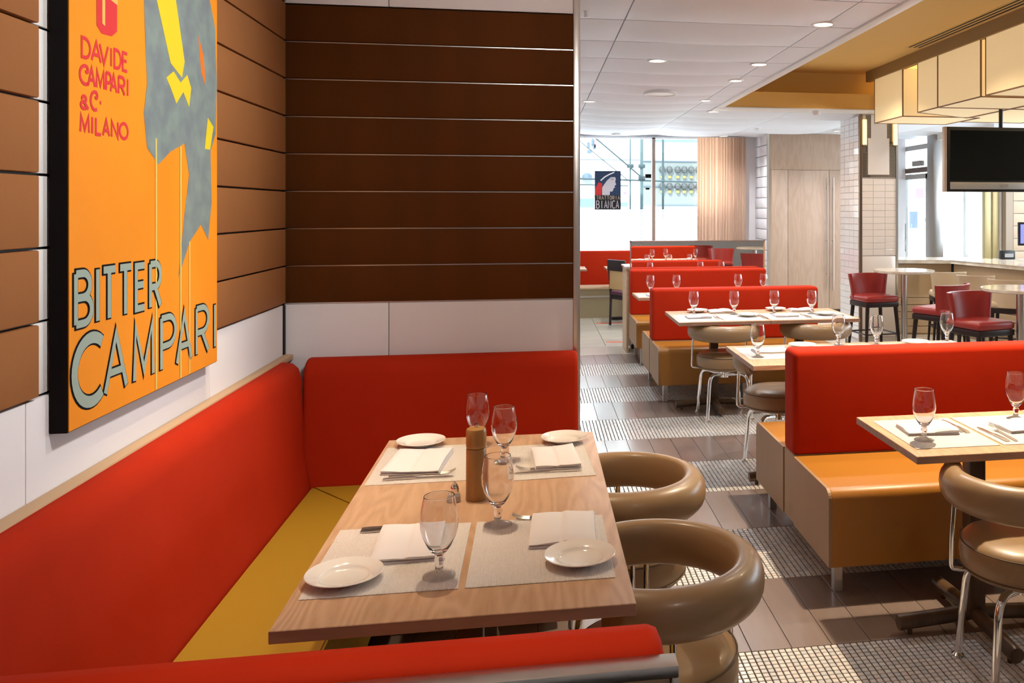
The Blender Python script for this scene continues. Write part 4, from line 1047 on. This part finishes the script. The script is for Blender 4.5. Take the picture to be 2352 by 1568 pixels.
# till screen, black boxes
bsh = thing('back_shelf', 'low marble back counter behind the bar', 'counter'); bx('shelf_top', 6.3, 8.0, 10.9, 11.4, .86, .90, MARB, bsh, .003); bx('shelf_body', 6.35, 8.0, 10.95, 11.4, 0, .86, mat('bar_board', (.5, .4, .3), .5), bsh)
pos = thing('till_monitor', 'tilted till screen with blue display at the right picture edge', 'monitor', (6.475, 11.05, .99), math.radians(-10))
b = B(); box(b, 0, .42, -.02, .02, .10, .42, .008, 2); obj('housing', b, BLACKP, pos)
b = B(); box(b, .03, .39, -.024, -.019, .13, .39, .0, 1); obj('display', b, mat('blue_screen', (.1, .1, .5), .3, emit=(.22, .25, .85), estr=.9), pos)
b = B(); tube(b, [(.2, .02, -.08), (.2, .02, .14)], .03, 10); lathe(b, [(0, -.09), (.10, -.09), (.10, -.075), (0, -.075)], 20, .2, .02); obj('stand', b, STEEL, pos)
for (x, y, w_, lb) in ((6.28, 11.1, .19, 'black box device left of the till screen'),):
    bb = thing('card_terminal', lb, 'device', (x, y, .90)); bx('body', 0, w_, 0, .12, 0, .12, BLACKP, bb, .01); bx('keypad', .03, w_ - .03, -.004, 0, .03, .08, mat('grey_metal', (.3, .3, .3), .4), bb)
nbx = thing('napkin_box', 'small black box on the bar counter beside the pillar', 'box', (4.38, 10.62, .95)); bx('body', 0, .12, 0, .12, 0, .11, BLACKP, nbx, .004); bx('insert', .02, .10, .02, .10, .105, .125, mat('grey_metal', (.3, .3, .3), .4), nbx)

# ================================================================== CREAM CEILING LANTERNS
LX, LZ0 = 3.85, 2.58
def lantern(label, pts, panels):
    """pts outline in X-Y (counter-clockwise); fabric skin with dark edge battens"""
    t = thing('ceiling_lantern', label, 'lamp', (0, 0, 0), 0, 'cream box lanterns hung from the raised ceiling')
    n = len(pts)
    b = B(); prism(b, pts, LZ0, LZ0 + .004); obj('bottom_panel', b, LANT, t, 0)
    for i in range(n):
        p, q = Vector((*pts[i], 0)), Vector((*pts[(i + 1) % n], 0)); d = q - p; a_ = math.atan2(d.y, d.x)
        b = B(); box(b, .006, d.length - .006, -.003, .003, LZ0 + .006, RZ - .11, .001, 1, Matrix.Translation(p) @ Matrix.Rotation(a_, 4, 'Z')); obj('side_panel', b, LANT, t, 0)
        b = B(); box(b, -.004, d.length + .004, -.006, .006, LZ0 - .006, LZ0 + .004, 0, 1, Matrix.Translation(p) @ Matrix.Rotation(a_, 4, 'Z')); obj('edge_batten', b, LANTE, t, 0)
        b = B(); box(b, -.006, .006, -.006, .006, LZ0, RZ - .1, 0, 1, Matrix.Translation(p)); obj('corner_batten', b, LANTE, t, 0)
    return t
lantern('farthest cream box lantern against the mustard beam', [(LX, 8.84), (4.72, 8.84), (4.72, 9.62), (LX, 9.62)], 0)
lantern('cream box lantern with a slanting far side, second from the beam', [(LX, 8.01), (4.60, 8.01), (4.60, 8.88), (LX, 8.46)], 0)
lantern('wide cream box lantern above the television', [(LX, 7.17), (4.60, 7.17), (4.60, 8.0), (LX, 8.0)], 0)
lantern('nearest cream box lantern at the top right of the picture', [(LX, 6.1), (4.60, 6.1), (4.60, 7.08), (LX, 7.08)], 0)
lantern('cream box lantern of the second row, over the television', [(4.62, 7.1), (5.4, 7.1), (5.4, 8.0), (4.62, 8.0)], 0)
lantern('cream box lantern of the second row, over the counter end', [(4.62, 8.02), (5.5, 8.02), (5.5, 9.3), (4.74, 9.3), (4.74, 8.86), (4.62, 8.86)], 0)
struct(bx('trim_8', LX - .03, LX + .03, 5.0, 9.83, RZ - .12, RZ, mat('bulkhead_brown', (.30, .19, .07), .7)), 'dark ochre edge bulkhead above the lanterns')
struct(bx('trim_9', LX + .03, 4.7, 5.0, 9.83, RZ - .03, RZ - .001, LANTG), 'glowing amber light cove inside the lanterns')

# ================================================================== CEILING FITTINGS
dl0 = None
def sag(x, y):
    j = (y - Y0) / YP; v = j - math.floor(j); u = .5
    for a, b_ in zip(XG2, XG2[1:]):
        if a <= x <= b_: u = (x - a) / (b_ - a)
    return .046 * (1 - (2 * v - 1) ** 2) * (1 - abs(2 * u - 1) ** 3)
def downlight(x, y, label, on=True, r=.075, z=None):
    z = CZ - sag(x, y) - .007 if z is None else z
    t = thing('downlight', label, 'ceiling light', (x, y, z), 0, 'round recessed downlights')
    b = B(); lathe(b, [(r, .034), (r, 0), (r * .97, -.004), (r * .78, -.002), (r * .74, .006), (r * .74, .02)], 28); obj('trim_ring', b, POSTS, t, 40)
    b = B(); lathe(b, [(0, .004), (r * .74, .004), (r * .74, .006), (0, .006)], 24); obj('lens', b, DISC if on else CEIL, t, 40)
for x, y, lb in ((1.745, 5.2, 'lit round downlight nearest in the white ceiling'), (1.735, 6.74, 'lit round downlight, second in the row along the mustard recess'),
                 (1.745, 7.62, 'warm lit downlight, third in the row along the mustard recess'), (1.755, 9.1, 'cool lit downlight, fourth in the row along the mustard recess'),
                 (2.046, 10.1, 'lit downlight just beyond the end of the mustard recess'), (.90, 6.57, 'lit downlight alone in the middle of the white ceiling panels'),
                 (.556, 9.39, 'lit downlight close to the steel partition edge'), (1.175, 13.1, 'dim lit downlight close above the street window'),
                 (2.83, 13.2, 'warm lit downlight above the curtain'), (4.34, 12.26, 'warm lit downlight between cupboard and pillar')):
    downlight(x, y, lb)
for x, y, r, lb, nm in ((1.171, 8.33, .16, 'large round white loudspeaker grille in the ceiling', 'ceiling_speaker'), (2.459, 12.18, .13, 'round grey air diffuser near the curtain', 'ceiling_diffuser')):
    t = thing(nm, lb, 'vent', (x, y, CZ - sag(x, y) - .006)); b = B(); lathe(b, [(r, .03), (r, 0), (r * .92, -.006), (r * .88, 0), (0, .001)], 36)
    obj('grille', b, POSTS if r > .15 else mat('grey_vent', (.45, .43, .42), .6), t, 40)
for x, y, lb in ((3.205, 9.8, 'small white smoke detector beyond the mustard beam'), (3.116, 12.2, 'small white smoke detector above the cupboard')):
    t = thing('smoke_detector', lb, 'detector', (x, y, CZ - sag(x, y))); b = B(); lathe(b, [(0, -.03), (.03, -.03), (.045, -.012), (.05, .0), (.05, .02)], 20); obj('housing', b, POSTS, t, 40)
t = thing('sprinkler', 'small white sprinkler head by the steel partition edge', 'sprinkler', (.278, 4.96, CZ - .02))
b = B(); lathe(b, [(0, -.05), (.012, -.05), (.012, -.02), (.02, -.012), (.035, 0), (.04, .02)], 16); obj('head', b, POSTS, t, 40)

# ================================================================== WINDOW SIGN
sg = thing('window_sign', 'dark square sign with a pale profile reading TRATTORIA BIANCA in the street window', 'sign', (.892, 13.590, 1.58))
bx('board', 0, .403, 0, .01, 0, .597, mat('sign_navy', (.012, .03, .075), .4), sg)
sf = lambda a, z, h: (a, -h, z)
def sobj(nm, fn, m):
    b = B(); fn(b); return obj(nm, b, m, sg, 0)
sobj('lower_band', lambda b: flat(b, [(.004, .004), (.399, .004), (.399, .22), (.004, .22)], sf, .001), mat('sign_black', (.006, .006, .008), .4))
sobj('red_field', lambda b: flat(b, [(.005, .222), (.11, .222), (.115, .40), (.06, .42), (.02, .35), (.005, .32)], sf, .001), mat('sign_red', (.45, .02, .02), .5))
SPALE = mat('sign_pale', (.45, .42, .45), .5)
sobj('profile', lambda b: flat(b, [(.115, .222), (.23, .222), (.235, .28), (.265, .275), (.285, .30), (.29, .33), (.315, .34), (.30, .36), (.33, .385), (.315, .43), (.325, .47), (.315, .50), (.25, .50), (.19, .45), (.14, .38), (.115, .34)], sf, .0015), SPALE)
sobj('hat_brim', lambda b: (ribbon(b, [(.09, .445), (.15, .50), (.22, .54), (.30, .575)], .018, sf, .002)), mat('sign_white', (.7, .68, .7), .5))
sobj('eye', lambda b: ribbon(b, [(.25, .472), (.27, .462), (.292, .468)], .007, sf, .0025), BLACKP)
sobj('lettering_upper', lambda b: write(b, [(c, .025 + i * .0415, .025 + i * .0415 + .027, .155, .210) for i, c in enumerate('TRATTORIA')], .008, sf, .002), mat('sign_tan', (.35, .28, .22), .5))
sobj('lettering_lower', lambda b: write(b, [(c, .028 + i * .060, .028 + i * .060 + .042, .02, .135) for i, c in enumerate('BIANCA')], .011, sf, .002), SPALE)

# ================================================================== STREET OUTSIDE
STG = struct(bx('street', -8, 22, 14.2, 60, -.25, -.15, mat('pavement', (.80, .81, .82), .8)), 'pale street and pavement outside the windows')
bl = thing('building', 'pale building across the street with shop windows', 'building')
FAC = mat('facade_pale', (.80, .82, .80), .8); TEAL = mat('shop_teal', (.075, .088, .085), .6); NAVY = mat('pic_navy', (.03, .05, .075), .6)
bx('facade', -8, 24, 25, 26, -.2, 12, FAC, bl)
bx('awning_band', 3.2, 7.5, 24.9, 25, 3.49, 3.60, mat('awning_blue', (.05, .085, .12), .6), bl)
bx('shop_window', 3.0, 5.4, 24.9, 25.0, 1.66, 2.93, TEAL, bl); bx('shop_lintel', 3.0, 5.4, 24.86, 24.95, 2.93, 2.96, NAVY, bl); bx('shop_rail', 3.0, 5.4, 24.86, 24.95, 2.21, 2.235, NAVY, bl); bx('shop_sill', 3.4, 5.4, 24.86, 24.95, 1.65, 1.68, NAVY, bl)
HEAD = mat('display_head', (.022, .026, .026), .7); YELD = mat('display_yellow', (.17, .14, .03), .6)
for r_, zz in enumerate((2.70, 2.07)):
    for xx in (3.55, 3.76, 3.995, 4.19, 4.39, 4.6):
        b = B(); lathe(b, [(0, -.10), (.07, -.07), (.095, 0), (.06, .08), (0, .10)], 12, xx, 24.84, zz + (.0 if r_ == 0 else .16)); obj('display_head', b, HEAD, bl)
        b = B(); lathe(b, [(0, -.05), (.05, -.03), (.055, .02), (0, .05)], 10, xx, 24.84, zz - .21 + (.0 if r_ == 0 else .21)); obj('display_ornament', b, YELD, bl)
bx('poster_panel', .9, 1.62, 24.9, 25, 1.62, 2.66, mat('poster_pale', (.16, .19, .20), .6), bl)
bx('poster_figure', 1.24, 1.58, 24.86, 24.9, 1.87, 2.26, mat('poster_tan', (.24, .19, .12), .6), bl); bx('poster_figure', 1.18, 1.62, 24.86, 24.9, 1.62, 1.87, mat('poster_blue', (.05, .085, .12), .6), bl)
b = B(); lathe(b, [(0, -.02), (.14, -.02), (.13, .10), (.07, .16), (0, .17)], 14, 1.42, 24.88, 2.42); obj('poster_hat', b, NAVY, bl)
for x0, x1, z0, z1, m_ in ((1.42, 1.50, 3.30, 3.46, NAVY), (1.42, 1.55, 3.15, 3.24, NAVY), (1.54, 1.60, 3.38, 3.58, NAVY), (1.58, 1.66, 3.26, 3.40, NAVY), (1.62, 1.75, 3.30, 3.56, mat('pic_pink', (.20, .07, .08), .6)), (2.38, 2.574, 1.645, 1.77, mat('poster_blue', (.05, .085, .12), .6)), (3.07, 3.24, 2.46, 2.57, mat('sign_turquoise', (.05, .35, .33), .6)), (3.08, 3.19, 2.13, 2.18, mat('sign_turquoise', (.02, .16, .15), .5)), (2.45, 2.53, 2.0, 2.06, mat('pic_plum', (.10, .05, .10), .6))):
    bx('wall_sign', x0, x1, 24.9, 25, z0, z1, m_, bl)
bx('cornice', -8, 3.0, 24.95, 25, 2.96, 2.985, NAVY, bl)
for x in (9, 14): bx('shop_window', x, x + 1.6, 24.9, 25, .6, 2.8, mat('shop_pale', (.12, .14, .15), .4), bl)
for x, z0, z1, m_ in ((11.1, 1.0, 1.5, NAVY), (11.3, 1.9, 2.2, MATS['pic_pink']), (10.9, 2.4, 2.7, TEAL), (11.6, 1.2, 1.3, TEAL)): bx('wall_sign', x, x + .22, 24.9, 25, z0, z1, m_, bl)
sc_ = thing('scaffold', 'grey steel scaffold poles and braces outside the street window', 'scaffold')
SCF = mat('scaffold_steel', (.035, .06, .065), .6, 0); SCD = mat('scaffold_dark', (.012, .028, .032), .6, 0)
def pole(p, q, r=.03, m=None):
    b = B(); tube(b, [p, q], r, 10); obj('pole', b, m or SCF, sc_)
pole((1.654, 15.6, -.15), (1.654, 15.6, 4.5), .016); pole((1.857, 15.6, -.15), (1.857, 15.6, 4.5), .031); pole((2.241, 15.6, -.15), (2.241, 15.6, 4.5), .022, SCD)
pole((-2, 15.58, 2.19), (4, 15.58, 2.04), .016, SCD); pole((-2, 15.62, 2.07), (1.62, 15.62, 2.0), .010, SCD)
pole((.40, 15.55, 3.37), (1.857, 15.55, 2.144), .015, SCD); pole((.0, 15.52, 3.38), (1.598, 15.52, 2.10), .009, SCD)
for x, z in ((1.857, 2.35), (1.857, 2.14), (1.654, 2.35)):
    b = B(); box(b, x - .06, x + .06, 15.55, 15.65, z - .035, z + .035, .012, 2); obj('coupler', b, SCD, sc_)

# ================================================================== LAMPS AND ADDED FILL SPOTS
FARC = (.93, .96, 1.0)
for x, y, p in ((1.745, 5.2, 80), (1.735, 6.74, 80), (1.745, 7.62, 60), (1.755, 9.1, 70), (2.046, 10.1, 100), (.90, 6.57, 50), (.556, 9.39, 80), (2.83, 12.6, 110), (4.34, 11.9, 90), (1.175, 12.6, 80)):
    spot(x, y, CZ - .06, p, FARC, 140, 1.0)
for x, y, p, a in ((1.80, 3.75, 310, 100), (2.9, 3.7, 80, 90)):
    spot(x, y, CZ - .06, p, WARM, a)
spot(-.22, 2.78, CZ - .06, 70, WARM, 74, .9)
spot(-.62, 2.9, CZ - .06, 62, WARM, 56, .9)
def aimed_fill(x, y, z, tx, ty, tz, p, c, size, blend=1.0):
    o = spot(x, y, z, p, c, size, blend); o.rotation_euler = (Vector((tx, ty, tz)) - Vector((x, y, z))).to_track_quat('-Z', 'Y').to_euler(); return o
aimed_fill(.45, 1.6, CZ - .06, -1.07, 2.0, 1.7, 84, NEUT, 85)  # added unseen spot, brightens the poster and near left wall
aimed_fill(.35, 2.6, CZ - .06, -1.07, 3.0, 1.6, 70, NEUT, 80)  # second added spot, brightens the left wall further along
aimed_fill(.2, 1.9, CZ - .06, -.4, 4.0, 1.9, 45, NEUT, 80)  # added unseen fill on the partition wall
spot(.9, .4, CZ - .06, 22, NEUT, 150, 1.0)  # weak added fill from near the viewpoint, no fitting modelled
spot(-.1, .95, CZ - .06, 75, WARM, 54, .8)  # added to brighten the red top of the near booth run
spot(1.75, 2.2, CZ - .06, 5, NEUT, 80, .9)
for x, y in ((3.0, 4.5), (3.0, 6.7), (3.1, 8.9)): spot(x, y, RZ - .05, 90, WARM, 130)
for x, y in ((4.9, 9.9), (5.0, 11.4)): spot(x, y, CZ - .05, 90, FARC, 150, 1.0)
